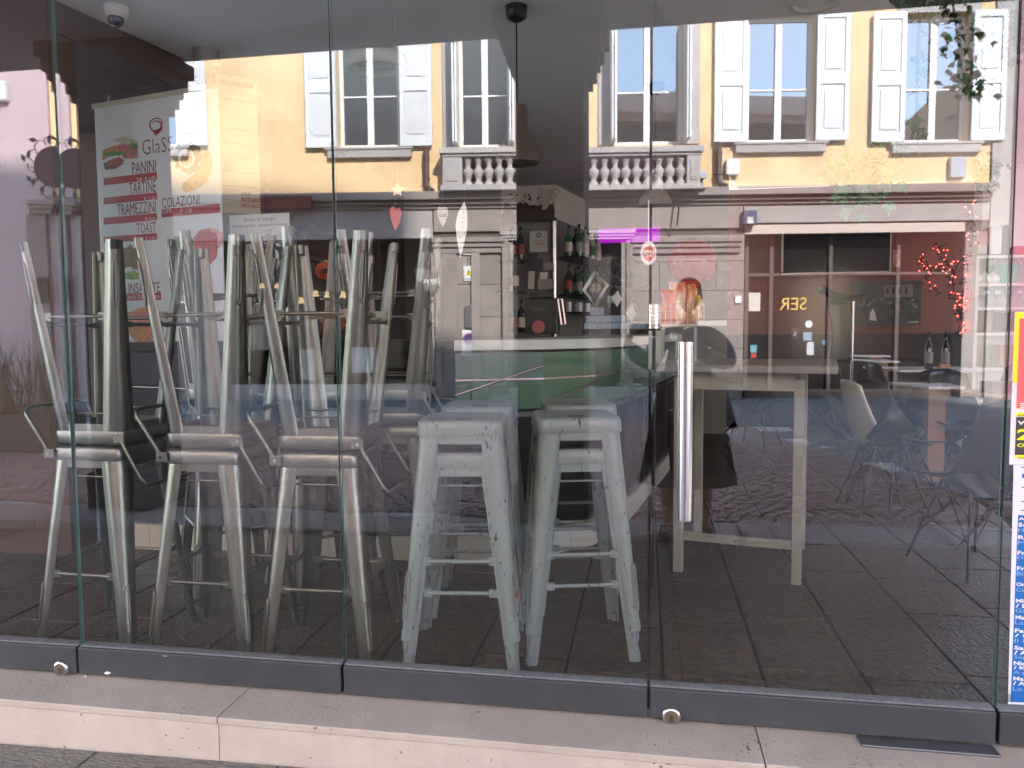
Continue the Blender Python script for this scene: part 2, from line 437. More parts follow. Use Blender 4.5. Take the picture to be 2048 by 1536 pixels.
# chipped paint on the second rail
M_chip = mat('bare_primer', c8(228,226,224), .8)
for (px, py, w_, h_) in ((215, 1346, .028, .012), (213, 1359, .018, .006), (223, 1360, .006, .005), (171, 1355, .008, .022), (330, 1312, .02, .002)):
    c = at(px, py, -.0304); m = MB(); n = 9
    m.prism([(c.x+math.cos(t)*w_*.5*random.uniform(.7, 1.1), -.0304, c.z+math.sin(t)*h_*.5*random.uniform(.6, 1.1)) for t in [2*math.pi*j/n for j in range(n)]], (0, .001, 0))
    m.build('paint_chip', M_chip, panels[1])
# floor guide plate at the right
a = at(1712, 1486, -.03).x; b = at(1985, 1505, -.03).x
m = MB(); m.box(a, b, -.085, -.028, -.0035, .004); tag(m.build('metal_floor_plate', mat('plate_alu', c8(120,124,130), .35, metal=.8), bevel=.002), 'flat dark metal plate lying on the doorstep below the door panel', 'metal plate')
# pull handle
hx = at(1371, 860, -.07)
ht = at(1371, 684, -.07).z; hb = at(1371, 1040, -.07).z
h = empty('door_handle', (hx.x, -.05, hb)); tag(h, 'long vertical brushed steel pull handle on the glass door', 'door handle')
m = MB(); m.tube([(hx.x, -.07, hb), (hx.x, -.07, ht)], .0195, 24); m.build('grip', mat('grip_steel', c8(226,220,218), .2, metal=1, var=.05, scale=30, stretch=(8, 8, .1)), h)
for z in (hb+.06, ht-.06):
    m = MB(); m.tube([(hx.x, -.052, z), (hx.x, -.0056, z)], .009, 12); m.build('stand_off', M_steel, h)

# ------------------------------------------------------------------ portico and our own building
por = empty('portico_building', (0, -3, 3.3)); tag(por, 'building over the glass front, a shaded portico below and a tiled roof above', 'building')
m = MB(); m.box(-10, 11, -3.25, 3.1, 3.27, 3.9); m.build('soffit', M_soff, por)
m = MB(); m.box(-10, 0.6, -3.2, -2.9, 3.9, 10.8); m.build('wall', mat('own_wall_grey', c8(190,184,170), .9), por)
m = MB(); m.box(0.6, 10.5, -3.2, -2.9, 3.9, 7.6); m.build('wall', mat('own_wall_brown', c8(120,104,96), .9), por)
m = MB(); m.prism([(.6, -3.7, 7.55), (.6, -3.7, 7.75), (.6, 3, 10.3), (.6, 3.2, 10.3), (.6, 3.2, 7.6)], (10.2, 0, 0)); rf = m.build('roof', M_tile, por)
m = MB()
for i in range(60):
    x = .7+i*.17
    if x > 10.7: break
    m.tube([(x, -3.78, 7.76), (x, 3.0, 10.37)], .06, 6)
m.build('roof_tile_ridge', M_tile, rf, kind='stuff')
m = MB(); m.box(14.5, 26, -6, 6, -.1, 8.2); m.prism([(14.5, -6, 8.2), (14.5, 0, 10), (14.5, 6, 8.2)], (12, 0, 0)); tag(m.build('neighbour_house', M_yellow), 'yellow house across the side street, mirrored in the last upper window', 'house')
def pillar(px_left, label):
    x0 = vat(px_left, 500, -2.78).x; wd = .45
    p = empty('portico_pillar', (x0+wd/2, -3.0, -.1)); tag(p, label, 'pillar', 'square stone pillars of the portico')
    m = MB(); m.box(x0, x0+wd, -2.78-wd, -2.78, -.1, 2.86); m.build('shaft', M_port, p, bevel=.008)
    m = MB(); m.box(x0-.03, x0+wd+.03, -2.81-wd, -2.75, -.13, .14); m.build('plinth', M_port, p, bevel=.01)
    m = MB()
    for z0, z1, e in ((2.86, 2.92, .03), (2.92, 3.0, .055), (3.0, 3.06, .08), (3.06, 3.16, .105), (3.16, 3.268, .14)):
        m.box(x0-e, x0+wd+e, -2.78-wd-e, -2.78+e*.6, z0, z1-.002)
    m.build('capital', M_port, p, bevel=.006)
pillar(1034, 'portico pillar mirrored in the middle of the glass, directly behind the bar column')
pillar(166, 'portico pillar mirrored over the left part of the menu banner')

# ------------------------------------------------------------------ the house opposite
FA = Fr(vat(1024, 700, -12.2), R(-7.5), street=True); FA.o.z = 0
FA.M = Matrix(((FA.ax.x, FA.n.x, 0, FA.o.x), (FA.ax.y, FA.n.y, 0, FA.o.y), (0, 0, 1, 0), (0, 0, 0, 1)))
def fa(px, py, n=0): return FA.pix(px, py, n)
house = empty('yellow_house', FA.W(0, 0, 0)); tag(house, 'yellow rendered town house with pale shutters above a grey stone shop floor', 'house')
Z1 = fa(1000, 388)[1]
winpx = [(232, 352, 45, 296), (678, 800, 60, 297), (918, 1022, 55, 296), (1230, 1366, 50, 290), (1494, 1626, 45, 286), (1808, 1936, 45, 286)]
holes = []
for a_, b_, t_, bt in winpx:
    a0 = fa(a_, 200)[0]; a1 = fa(b_, 200)[0]; z0 = fa((a_+b_)/2, bt)[1]; z1 = z0+2.32
    holes.append((a0, a1, z0, z1))
AL, AR = fa(146, 300)[0], fa(1982, 300)[0]
m = FA.mb(); wall_holes(m, AL, AR, Z1, 9.0, -.35, 0, holes); m.build('rendered_wall', M_yellow, house)
m = FA.mb(); m.box(AL-.3, AR+.3, -.6, .5, 9.0, 9.25); m.build('eaves', M_fst2, house)
for wi, (a0, a1, z0, z1) in enumerate(holes):
    balc = wi in (2, 3)
    m = FA.mb(); wF = m
    ac = (a0+a1)/2
    # frame: outer, centre post, transom
    for q in ((a0, a0+.07), (a1-.07, a1), (ac-.06, ac+.06)): m.box(q[0], q[1], -.22, -.14, z0, z1)
    m.box(a0+.07, ac-.06, -.22, -.14, z0, z0+.09); m.box(ac+.06, a1-.07, -.22, -.14, z0, z0+.09)
    m.box(a0+.07, ac-.06, -.22, -.14, z1-.09, z1); m.box(ac+.06, a1-.07, -.22, -.14, z1-.09, z1)
    zt = z0+.98
    m.box(a0+.07, ac-.06, -.21, -.15, zt, zt+.035); m.box(ac+.06, a1-.07, -.21, -.15, zt, zt+.035)
    wo = m.build('window', M_frame, house, bevel=.006)
    for q in ((a0+.07, ac-.06), (ac+.06, a1-.07)):
        for zz in ((z0+.09, zt), (zt+.035, z1-.09)):
            m = FA.mb(); m.box(q[0]+.001, q[1]-.001, -.19, -.18, zz[0]+.001, zz[1]-.001); m.build('pane', M_fpane, wo)
    # stone surround
    m = FA.mb(); sw = .30 if balc else .17
    m.box(a0-sw, a0-.002, -.02, .035, z0, z1+sw); m.box(a1+.002, a1+sw, -.02, .035, z0, z1+sw); m.box(a0-.002, a1+.002, -.02, .035, z1+.002, z1+sw)
    m.build('stone_surround', M_fst2, house, bevel=.006)
    if not balc:
        m = FA.mb(); m.box(a0-.22, a1+.22, -.1, .10, z0-.19, z0-.02); m.box(a0-.26, a1+.26, -.1, .12, z0-.045, z0-.004); m.build('sill', M_fst2, house, bevel=.008)
        for sgn, edge in ((-1, a0-.02), (1, a1+.02)):
            sw_ = .60
            e0, e1 = (edge-sw_-.0, edge) if sgn < 0 else (edge, edge+sw_)
            m = FA.mb(); n0, n1 = .06, .105
            so_ = empty('shutter', FA.W(edge, .06, z0)); so_.parent = house; so_.location = FA.W(edge, .06, z0)-house.location
            m.box(e0, e0+.09, n0, n1, z0+.01, z1); m.box(e1-.09, e1, n0, n1, z0+.01, z1)
            for zz in ((z0+.01, z0+.16), (z0+1.02, z0+1.22), (z1-.12, z1)): m.box(e0+.09, e1-.09, n0, n1, *zz)
            m.build('shutter_frame', M_shut, so_, bevel=.005)
            for zz in ((z0+.16, z0+1.02), (z0+1.22, z1-.12)):
                m = FA.mb(); m.box(e0+.09, e1-.09, n0+.01, n1-.022, *zz); m.box(e0+.15, e1-.15, n0+.01, n1-.006, zz[0]+.07, zz[1]-.07)
                m.build('shutter_panel', M_shut, so_, bevel=.006)
    else:
        for sgn, edge in ((-1, a0), (1, a1)):
            for k in range(2):
                m = FA.mb(); q = edge-sgn*(-.0)+sgn*(.012+.05*k)
                m.box(q-.018, q+.018, .04, .42, z0+.02, z1-.02); m.build('folded_shutter', M_shut, house, bevel=.005)
# balustrades
def balustrade(xl, xr, nb):
    a0 = fa(xl, 340, .25)[0]; a1 = fa(xr, 340, .25)[0]; zt = fa((xl+xr)/2, 296, .3)[1]; zb = fa((xl+xr)/2, 378, .3)[1]
    b = empty('balustrade', (0, 0, 0)); b.parent = house; b.location = FA.W((a0+a1)/2, .2, zb)-house.location
    m = FA.mb(); m.box(a0-.06, a1+.06, .06, .42, zt-.11, zt); m.box(a0-.02, a1+.02, .09, .38, zt-.16, zt-.112); m.build('top_rail', M_fst2, b, bevel=.015)
    m = FA.mb(); m.box(a0-.04, a1+.04, .06, .40, zb-.03, zb+.07); m.build('bottom_rail', M_fst2, b, bevel=.01)
    for q in ((a0, a0+.36), (a1-.24, a1)):
        m = FA.mb(); m.box(q[0], q[1], .10, .36, zb+.07, zt-.16); m.box(q[0]+.06, q[1]-.06, .355, .375, zb+.14, zt-.24); m.build('pedestal', M_fst2, b, bevel=.01)
    m = FA.mb(); m.box(a0, a1, .002, .02, zb+.07, zt-.16); m.build('back_plaster', M_redst, b)
    H = zt-.16-zb-.07; s0, s1 = a0+.36, a1-.24
    for i in range(nb):
        q = s0+(i+.5)*(s1-s0)/nb
        prof = [(.075, 0), (.075, .12), (.05, .14), (.04, .22), (.06, .32), (.088, .46), (.085, .56), (.05, .62), (.038, .70), (.048, .82), (.07, .88), (.07, 1.0)]
        m = MB(FA.M @ Matrix.Translation((q, .24, zb+.07))); m.lathe([(r_*1.15, z_*H) for r_, z_ in prof], n=12); m.build('baluster', M_fst2, b)
balustrade(888, 1120, 8); balustrade(1118, 1398, 10)
# ---- ground floor
gf_holes = []
def hole(x0, x1, y0, y1):
    a0 = fa(x0, (y0+y1)/2)[0]; a1 = fa(x1, (y0+y1)/2)[0]; z1 = fa((x0+x1)/2, y0)[1]; z0 = fa((x0+x1)/2, y1)[1]; return (a0, a1, z0, z1)
h_left = hole(452, 864, 480, 812); h_door = hole(1012, 1262, 480, 812); h_right = hole(1487, 1925, 466, 812)
h_left = (h_left[0], h_left[1], -.3, h_left[3]); h_door = (h_door[0], h_door[1], -.3, h_door[3]); h_right = (h_right[0], h_right[1], -.3, h_right[3])
m = FA.mb(); wall_holes(m, AL, AR, -.3, Z1-.02, -.5, -.02, [h_left, h_door, h_right]); m.build('ground_floor_core', M_joint, house)
# ashlar facing: blocks one by one
def ashlar(a0, a1, z0, z1, hgt, n1=.0, mt=M_fst):
    z = z0; r_ = 0
    while z < z1-.05:
        zz = min(z+hgt, z1)
        if z1-zz < .12: zz = z1
        L = a1-a0
        cuts = [a0, a1] if L < .8 else [a0]+[a0+L*(k+(.5 if (r_ % 2) else 1))/max(1, round(L/1.0)) for k in range(max(1, round(L/1.0)))]+[a1]
        cuts = sorted(set(round(c_, 3) for c_ in cuts))
        for p, q in zip(cuts, cuts[1:]):
            if q-p < .08: continue
            m = FA.mb(); m.box(p+.004, q-.004, -.3 if q-p < .7 else -.1, n1+random.uniform(-.004, .004), z+.004, zz-.004); m.build('stone_block', mt, house, bevel=.01)
        z = zz; r_ += 1
GZ = -.14
zL = h_left[3]; zR = h_right[3]
ashlar(fa(168, 600)[0], h_left[0], GZ, zL, .62)
ashlar(h_left[1], h_door[0], GZ+.35, zL-.05, .62)
ashlar(h_door[1], h_right[0], GZ+.4, fa(1400, 470)[1], .55)
ashlar(h_right[1], AR, GZ, zR, .62)
# lintels and mouldings
zc = fa(1000, 400)[1]
m = FA.mb(); m.box(AL, fa(866, 400)[0], -.1, .03, zL+.004, zc-.12); m.build('lintel', M_fst2, house, bevel=.01)
m = FA.mb(); m.box(fa(1487, 400)[0], AR, -.1, .03, zR+.2, zc+.0); m.build('lintel', M_fst2, house, bevel=.01)
m = FA.mb(); m.box(fa(868, 400)[0], fa(1485, 400)[0], -.1, .04, zL+.12, zc-.16); m.build('lintel', M_fst, house, bevel=.01)
for k, (e, t) in enumerate(((.08, 0), (.15, .07), (.24, .15))):
    m = FA.mb(); m.box(AL-.02, AR, -.1, e, zc-.16+t, zc-.16+t+.07 if k < 2 else Z1+.03); m.build('cornice', M_fst, house, bevel=.012)
# capitals over the piers
for x0, x1 in ((866, 1008), (1268, 1482)):
    for k, (e, y0, y1) in enumerate(((.14, 474, 484), (.10, 484, 494), (.06, 494, 506))):
        m = FA.mb(); FA.box(m, x0-3+k*2, x1+3-k*2, y0, y1, -.05, e); m.build('moulding', M_fst, house, bevel=.01)
# vertical pilaster strips on the left pier, the door jambs and plinths
for (x0, x1, y0, y1, e) in ((872, 884, 506, 800, .09), (884, 916, 506, 790, .05), (944, 962, 506, 790, .07), (1006, 1018, 480, 800, .10), (1018, 1028, 484, 800, .06), (1254, 1268, 480, 800, .10), (1244, 1254, 484, 800, .06)):
    m = FA.mb(); a0, a1, z0, z1 = FA.box(m, x0, x1, y0, y1, -.02, e); m.build('pilaster', M_fst, house, bevel=.012)
for (x0, x1, y0, y1, e) in ((876, 942, 778, 812, .20), (946, 1022, 776, 812, .24), (1234, 1292, 776, 812, .26), (1400, 1484, 775, 806, .06)):
    m = FA.mb(); FA.box(m, x0, x1, y0, y1, -.3, e); FA.box(m, x0+6, x1-6, y0-8, y0-.2, -.3, e-.06); m.build('plinth', M_fst, house, bevel=.02)
# door surround mouldings (stepped frames round the doorway)
dz = h_door[3]
for k, (e, o_) in enumerate(((.10, .30), (.07, .2), (.04, .1))):
    m = FA.mb(); a0, a1 = h_door[0]-o_*.3, h_door[1]+o_*.3
    m.box(a0, a1, -.05, e, dz+o_*.5-.05, dz+o_*.5+.02); m.build('moulding', M_fst2, house, bevel=.01)
# rounded doorstep
p0 = fa(1250, 812); cx = (h_door[0]+h_door[1])/2
for k, (rad, z) in enumerate(((1.75, -.02), (1.4, .10))):
    m = MB(FA.M @ Matrix.Translation((cx+.2, 0, 0))); n = 28
    m.prism([(rad*math.cos(t), max(0, rad*.55*math.sin(t)), -.2) for t in [math.pi*j/n for j in range(n+1)]], (0, 0, z+.2)); m.build('round_step', M_fst2, house)
# dark door
m = FA.mb(); m.box(h_door[0], h_door[1], -.42, -.36, -.1, dz); dr = m.build('door', mat('old_door', c8(52,44,42), .6), house)
for i in range(2):
    for j in range(3):
        a0 = h_door[0]+.12+i*(h_door[1]-h_door[0])/2; z0 = .1+j*.95
        m = FA.mb(); m.box(a0, a0+(h_door[1]-h_door[0])/2-.24, -.37, -.34, z0, z0+.8); m.build('door_panel', MATS['old_door'], dr, bevel=.02)
# right shop: roller housing, frame, dark glazed front
RH = h_right
m = FA.mb(); m.box(RH[0], RH[1], -.25, -.01, RH[3], RH[3]+.18); m.build('roller_housing', mat('roller_box', c8(206,188,176), .6), house, bevel=.01)
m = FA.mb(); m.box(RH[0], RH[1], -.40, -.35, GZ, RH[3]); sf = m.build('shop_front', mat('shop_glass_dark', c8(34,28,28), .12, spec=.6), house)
for x in (1488, 1537, 1655, 1790, 1918):
    m = FA.mb(); FA.box(m, x, x+8, 466, 790, -.35, -.28); m.build('frame_post', mat('shop_frame', c8(92,78,74), .5), sf, bevel=.006)
m = FA.mb(); FA.box(m, 1488, 1925, 545, 551, -.35, -.29); m.build('frame_rail', MATS['shop_frame'], sf, bevel=.006)
m = FA.mb(); FA.box(m, 1488, 1925, 780, 800, -.35, -.2); m.build('frame_rail', MATS['shop_frame'], sf, bevel=.006)
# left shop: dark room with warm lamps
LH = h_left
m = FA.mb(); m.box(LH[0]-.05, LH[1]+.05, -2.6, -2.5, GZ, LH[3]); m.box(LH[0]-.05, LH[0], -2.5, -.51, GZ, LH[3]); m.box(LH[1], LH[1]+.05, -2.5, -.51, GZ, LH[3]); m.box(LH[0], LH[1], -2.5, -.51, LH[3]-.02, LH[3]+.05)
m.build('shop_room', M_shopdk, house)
lsf = empty('shop_front'); lsf.parent = house; lsf.location = FA.W(LH[0], -.3, 0)-house.location
for x in (454, 560, 660, 760, 858):
    m = FA.mb(); FA.box(m, x, x+5, 482, 795, -.32, -.26); m.build('frame_post', M_blackm, lsf)
m = FA.mb(); FA.box(m, 454, 862, 575, 580, -.32, -.27); m.build('frame_rail', M_blackm, lsf)
m = FA.mb(); FA.box(m, 452, 864, 770, 800, -.4, -.1); m.build('stall_riser', M_fst2, lsf)
M_warm = mat('warm_bulb', c8(255,200,130), .5, emit=c8(255,190,110), estr=2.2)
M_shade = mat('lamp_shade_cloth', c8(236,220,190), .7, emit=c8(255,214,150), estr=.35)
LMP = {(452, 580): 'leftmost', (489, 592): 'second from left', (524, 573): 'third from left', (554, 574): 'fourth from left', (603, 600): 'fifth from left, lowest', (632, 586): 'third from right', (656, 588): 'second from right', (688, 588): 'rightmost'}
for px, py in ((452, 580), (489, 592), (524, 573), (554, 574), (632, 586), (656, 588), (688, 588), (603, 600)):
    q = fa(px, py, -1.3); o = MB(FA.M @ Matrix.Translation((q[0], -1.3, q[1])))
    o.lathe([(.07, -.07), (.04, .06)], n=10, cap=False); o = o.build('shop_lamp', M_shade)
    tag(o, LMP[(px, py)]+' warm lamp glowing in the dark shop opposite', 'lamp', 'warm lamps in the shop opposite')
    b = MB(FA.M @ Matrix.Translation((q[0], -1.3, q[1]-.03))); b.lathe([(.0, -.03), (.025, 0), (0, .03)], n=8); b.build('bulb', M_warm, o)
for j, (x0, x1, y0, y1, cc) in enumerate(((640, 700, 620, 660, (160,80,60)), (705, 748, 695, 745, (226,230,236)), (480, 540, 640, 700, (200,200,196)), (560, 640, 615, 690, (70,48,40)), (600, 630, 700, 760, (190,190,186)))):
    m = FA.mb(); FA.box(m, x0, x1, y0, y1, -1.6, -1.2)
    tag(m.build('display_crate', mat('crate%d' % j, c8(*cc), .7)), ['brown crate on the shelf', 'pale blue crate near the right jamb', 'white crate at the left', 'dark brown crate below the lamps', 'small white crate low in the middle'][j]+' of the shop window opposite', 'crate', 'crates in the shop opposite')
m = FA.mb(); FA.box(m, 482, 622, 393, 418, .22, .30)
tag(m.build('shop_sign_board', mat('sign_red', c8(112,50,40), .6, var=.2, scale=6)), 'narrow red brown sign board above the dark shop opposite', 'sign board')
# pink neighbour to the left
ph = empty('pink_house', FA.W(AL-3, 0, 0)); tag(ph, 'plain dusty pink house at the left end of the street front', 'house')
m = FA.mb(); m.box(AL-9, AL-.004, -.5, .06, fa(60, 812)[1]*0-.3, 9); m.build('rendered_wall', M_pink, ph)
for (x0, x1) in ((100, 146),):
    m = FA.mb(); FA.box(m, x0+4, x1-4, 430, 812, .05, .16); m.build('pilaster', M_fst, ph, bevel=.01)
    for k, (e, y0, y1) in enumerate(((.34, 402, 412), (.28, 412, 420), (.22, 420, 430))):
        m = FA.mb(); FA.box(m, x0-4+k*3, x1+4-k*3, y0, y1, .05, e); m.build('moulding', M_fst, ph, bevel=.01)
m = FA.mb(); FA.box(m, 148, 168, 430, 812, -.05, .05); m.build('pilaster', M_fst2, house, bevel=.01)
m = FA.mb(); FA.box(m, 112, 140, 556, 606, .16, .20); m.build('dark_plate', M_shopdk, ph)
# right neighbour
rh = empty('grey_house', FA.W(AR+3, 0, 0)); tag(rh, 'grey brown house beyond the yellow one at the right end of the street', 'house')
m = FA.mb(); m.box(AR+.004, AR+.35, -.5, .05, -.3, 9); m.build('corner_quoin', M_fst2, rh)
m = FA.mb(); m.box(AR+.36, AR+12, -3, -.4, -.3, 9); m.build('rendered_wall', mat('mauve_render', c8(150,104,120), .9), rh)
# downpipes
def pipe(px, y0, y1, label, el=True):
    a_, z1 = fa(px, y0, .12); z0 = fa(px, y1, .12)[1]
    pts = [FA.W(a_, .1, z1), FA.W(a_, .1, z0+.15)]+([FA.W(a_+.03, .12, z0+.06), FA.W(a_+.12, .2, z0)] if el else [])
    m = MB(); m.tube(pts, .055, 10)
    for zz in (.3, .75): q = FA.W(a_, .1, z0+(z1-z0)*zz); m.tube([q-Vector((0, 0, .02)), q+Vector((0, 0, .02))], .068, 10)
    tag(m.build('downpipe', M_pipe), label, 'downpipe')
pipe(853, 298, 384, 'short brown downpipe ending above the shop, right of the first pair of shutters')
pipe(1438, 284, 375, 'brown downpipe between the right balcony and the bright shutters')
# boxes and signs on the facade
def wallbox(name, x0, x1, y0, y1, e, mt, label, cat, bev=.02, n0=0.0):
    m = FA.mb(); FA.box(m, x0, x1, y0, y1, n0, n0+e); o = m.build(name, mt, bevel=bev); tag(o, label, cat); return o
M_wp = mat('white_plastic', c8(222,222,224), .4); M_gp = mat('grey_plastic', c8(176,180,188), .5)
wallbox('alarm_box', 1452, 1479, 318, 350, .12, M_wp, 'white alarm box on the yellow wall beside the brown downpipe', 'alarm box')
wallbox('meter_box', 1901, 1933, 314, 355, .10, M_gp, 'plain grey metal box on the yellow wall below the last window', 'utility box')
al = wallbox('siren_box', 28, 56, 168, 206, .14, M_wp, 'white siren box high on the pink wall', 'alarm box', n0=.06)
bb = wallbox('blue_speaker_box', 1486, 1514, 420, 449, .14, mat('blue_box', c8(64,78,112), .4), 'blue box with a white hand mark on the stone lintel', 'alarm box', n0=.03)
q = fa(1500, 440, .18); m = FA.mb()
for k in range(4): m.box(q[0]-.05+k*.028, q[0]-.03+k*.028, .171, .173, q[1]-.01, q[1]+.06+.01*(k % 2))
m.box(q[0]-.05, q[0]+.06, .171, .173, q[1]-.06, q[1]-.01); m.build('hand_mark', M_white, bb)
def plaque(x0, x1, y0, y1, lines, mt, label, cat, fg, n0=.0, e=.012, lsz=None):
    m = FA.mb(); a0, a1, z0, z1 = FA.box(m, x0, x1, y0, y1, n0, n0+e); o = m.build('wall_plaque', mt, bevel=.004); tag(o, label, cat)
    H = z1-z0; n = len(lines)
    for i, s_ in enumerate(lines):
        if not s_: continue
        sz = (lsz or .8)*H/n
        text(s_, sz, FA.W((a0+a1)/2, n0+e+.001, z1-(i+.8)*H/n), -FA.ax, fg, 'lettering', o, align='CENTER', sx=.8)
    return o
M_blk = mat('print_black', c8(30,30,32), .6); M_plw = mat('enamel_white', c8(228,228,230), .35)
M_blu = mat('print_blue', c8(56,70,140), .5); M_ylw = mat('print_yellow', c8(236,196,40), .5); M_prd = mat('print_red', c8(196,40,44), .5)
plaque(1450, 1467, 483, 499, ["3*"], M_plw, 'white house number plate 3 on the stone pier right of the red balloon', 'house number', M_blk)
plaque(926, 951, 487, 510, ["6"], M_plw, 'house number plate 6 on the stone pier under the white paper leaf', 'house number', M_blk, n0=.02)
o = plaque(928, 948, 532, 562, ["", "", "ATTENZIONE"], M_plw, 'small warning sign with a yellow triangle on the stone pier', 'warning sign', M_blk, n0=.02, lsz=.5)
q0 = fa(931, 551, .034); q1 = fa(945, 551, .034); q2 = fa(938, 538, .034)
m = MB(); m.prism([FA.W(q0[0], .034, q0[1]), FA.W(q1[0], .034, q1[1]), FA.W(q2[0], .034, q2[1])], FA.n*.002); m.build('triangle', M_ylw, o)
m = FA.mb(); m.box(q2[0]-.008, q2[0]+.008, .036, .038, q0[1]+.025, q2[1]-.03); m.build('exclamation_mark', M_blk, o)
o = plaque(925, 953, 660, 711, ["", "", "", "PASSO", "CARRABILE"], M_plw, 'blue ringed no parking sign low on the stone pier', 'parking sign', M_blk, n0=.02, lsz=.6)
q = fa(939, 678, .034)
m = MB(FA.M @ Matrix.Translation((q[0], .034, q[1])) @ Matrix.Rotation(R(-90), 4, 'X')); m.lathe([(.115, 0), (.115, .003)], n=24); d_ = m.build('red_ring', mat('ring_violet', c8(150,60,100), .5), o)
m = MB(FA.M @ Matrix.Translation((q[0], .036, q[1])) @ Matrix.Rotation(R(-90), 4, 'X')); m.lathe([(.088, 0), (.088, .003)], n=24); m.build('blue_disc', M_blu, d_)
m = MB(FA.M @ Matrix.Translation((q[0], .041, q[1])) @ Matrix.Rotation(R(45), 4, 'Y')); m.box(-.1, .1, -.001, .001, -.012, .012); m.build('slash', MATS['ring_violet'], d_)
plaque(931, 945, 612, 655, [""], mat('intercom_grey', c8(120,118,116), .4, metal=.5), 'grey intercom panel on the stone pier above the no parking sign', 'intercom', M_blk, n0=.02, e=.04)
plaque(1470, 1482, 592, 606, [""], M_plw, 'small white bell panel at the edge of the stone pier', 'door bell', M_blk, n0=.01, e=.03)
# floodlight and camera near the balcony
q = fa(1405, 352, .3)
fl = empty('floodlight', FA.W(q[0], .3, q[1])); tag(fl, 'small grey floodlight at the right end of the balcony', 'floodlight')
m = FA.mb(); m.box(q[0]-.07, q[0]+.07, .2, .32, q[1]-.05, q[1]+.1); m.build('lamp_head', M_gp, fl, bevel=.02)
m = FA.mb(); m.box(q[0]-.02, q[0]+.02, .1, .25, q[1]-.2, q[1]-.05); m.build('bracket', M_blackm, fl)
pts = [FA.W(*(lambda t: (t[0], .27, t[1]))(fa(x, y, .27))) for x, y in ((1410, 378), (1385, 380), (1362, 385), (1357, 420), (1354, 450))]
m = MB(); m.tube(pts, .018, 6); tag(m.build('cable', M_blackm), 'black cable hanging from the balcony down the stone front', 'cable')
# wall lantern in the left pier
q = fa(843, 540, .3); ln = empty('wall_lantern', FA.W(q[0], .3, q[1])); tag(ln, 'black street lantern on a bracket at the edge of the dark shop opposite', 'lantern')
m = MB(FA.M @ Matrix.Translation((q[0], .45, q[1]))); m.lathe([(.07, -.22), (.11, .0), (.12, .02)], n=6); m.build('lantern_glass', mat('lantern_glass', c8(150,150,140), .2), ln)
m = MB(FA.M @ Matrix.Translation((q[0], .45, q[1]))); m.lathe([(.13, .02), (.06, .12), (.05, .18), (.0, .25)], n=6); m.build('lantern_roof', M_blackm, ln)
m = FA.mb(); m.box(q[0]-.01, q[0]+.01, 0, .45, q[1]-.24, q[1]-.21); m.build('bracket', M_blackm, ln)
# graffiti on a dark board
o = wallbox('notice_board', 848, 876, 538, 582, .05, mat('panel_grey', c8(84,80,80), .6), 'dark grey panel with white scribbled graffiti beside the lantern', 'panel', n0=.10)
q = fa(862, 566, .16); text("Jayyo", .17, FA.W(q[0], .152, q[1]), -FA.ax, M_white, 'graffiti', o, align='CENTER')
# wrought iron hanging sign with a dark disc, left
q = fa(140, 338, 1.0); sg = empty('hanging_sign', FA.W(q[0], .6, q[1])); tag(sg, 'round dark hanging sign with wrought iron leaves on the pink house', 'hanging sign')
m = MB(FA.M @ Matrix.Translation((q[0]+.1, 1.0, q[1])) @ Matrix.Rotation(R(90), 4, 'X')); m.lathe([(.36, -.02), (.36, .02)], n=26); m.build('sign_disc', mat('sign_dark', c8(66,46,50), .6), sg)
m = MB(); m.tube([FA.W(q[0]+.1, .05, q[1]+.5), FA.W(q[0]+.1, 1.1, q[1]+.5)], .02, 6)
for s_ in range(9):
    t = 1.2+s_*.46; c_ = FA.W(q[0]+.1+.4*math.cos(t), 1.0, q[1]+.42*math.sin(t))
    m.tube([c_+Vector((0.09*math.cos(t*3+k), 0, .09*math.sin(t*3+k)))*(1+.2*k) for k in range(5)], .010, 5)
m.build('iron_scrolls', M_blackm, sg)
for s_ in range(10):
    t = 1.3+s_*.42; c_ = FA.W(q[0]+.1+.52*math.cos(t), 1.0, q[1]+.55*math.sin(t))
    a_ = random.uniform(0, 6); d1 = Vector((math.cos(a_), .1, math.sin(a_)))*.16; d2 = Vector((-math.sin(a_), 0, math.cos(a_)))*.045
    m = MB(); m.prism([c_, c_+d1*.5+d2, c_+d1, c_+d1*.5-d2], (0, .008, 0)); m.build('iron_leaf', M_blackm, sg)
# planter with tall grass in front of the pink house
q = vgr(30, 900, -.13)
pl = empty('grass_planter', (q.x, q.y, -.13)); tag(pl, 'low planter with long thin ornamental grass, mirrored at the left edge', 'planter')
m = MB(); m.box(q.x-.7, q.x+.7, q.y-.3, q.y, -.13, .3); m.build('trough', mat('planter_green', c8(70,84,80), .7), pl, bevel=.01)
m = MB()
for i in range(260):
    b = Vector((q.x+random.uniform(-.65, .65), q.y-.15+random.uniform(-.12, .12), .28)); a_ = random.uniform(0, 6.28); L = random.uniform(.4, 1.0)
    lean = Vector((math.cos(a_), math.sin(a_), 0))*L*random.uniform(.2, .55); sd_ = Vector((-math.sin(a_), math.cos(a_), 0))*.006
    p1 = b+Vector((0, 0, L*.6))+lean*.35; p2 = b+Vector((0, 0, L))+lean
    m.add([b-sd_, b+sd_, p1+sd_, p1-sd_, p2], [(0, 1, 2, 3), (3, 2, 4)])
m.build('grass_blades', mat('grass_blade', c8(110,126,104), .6), pl, kind='stuff')
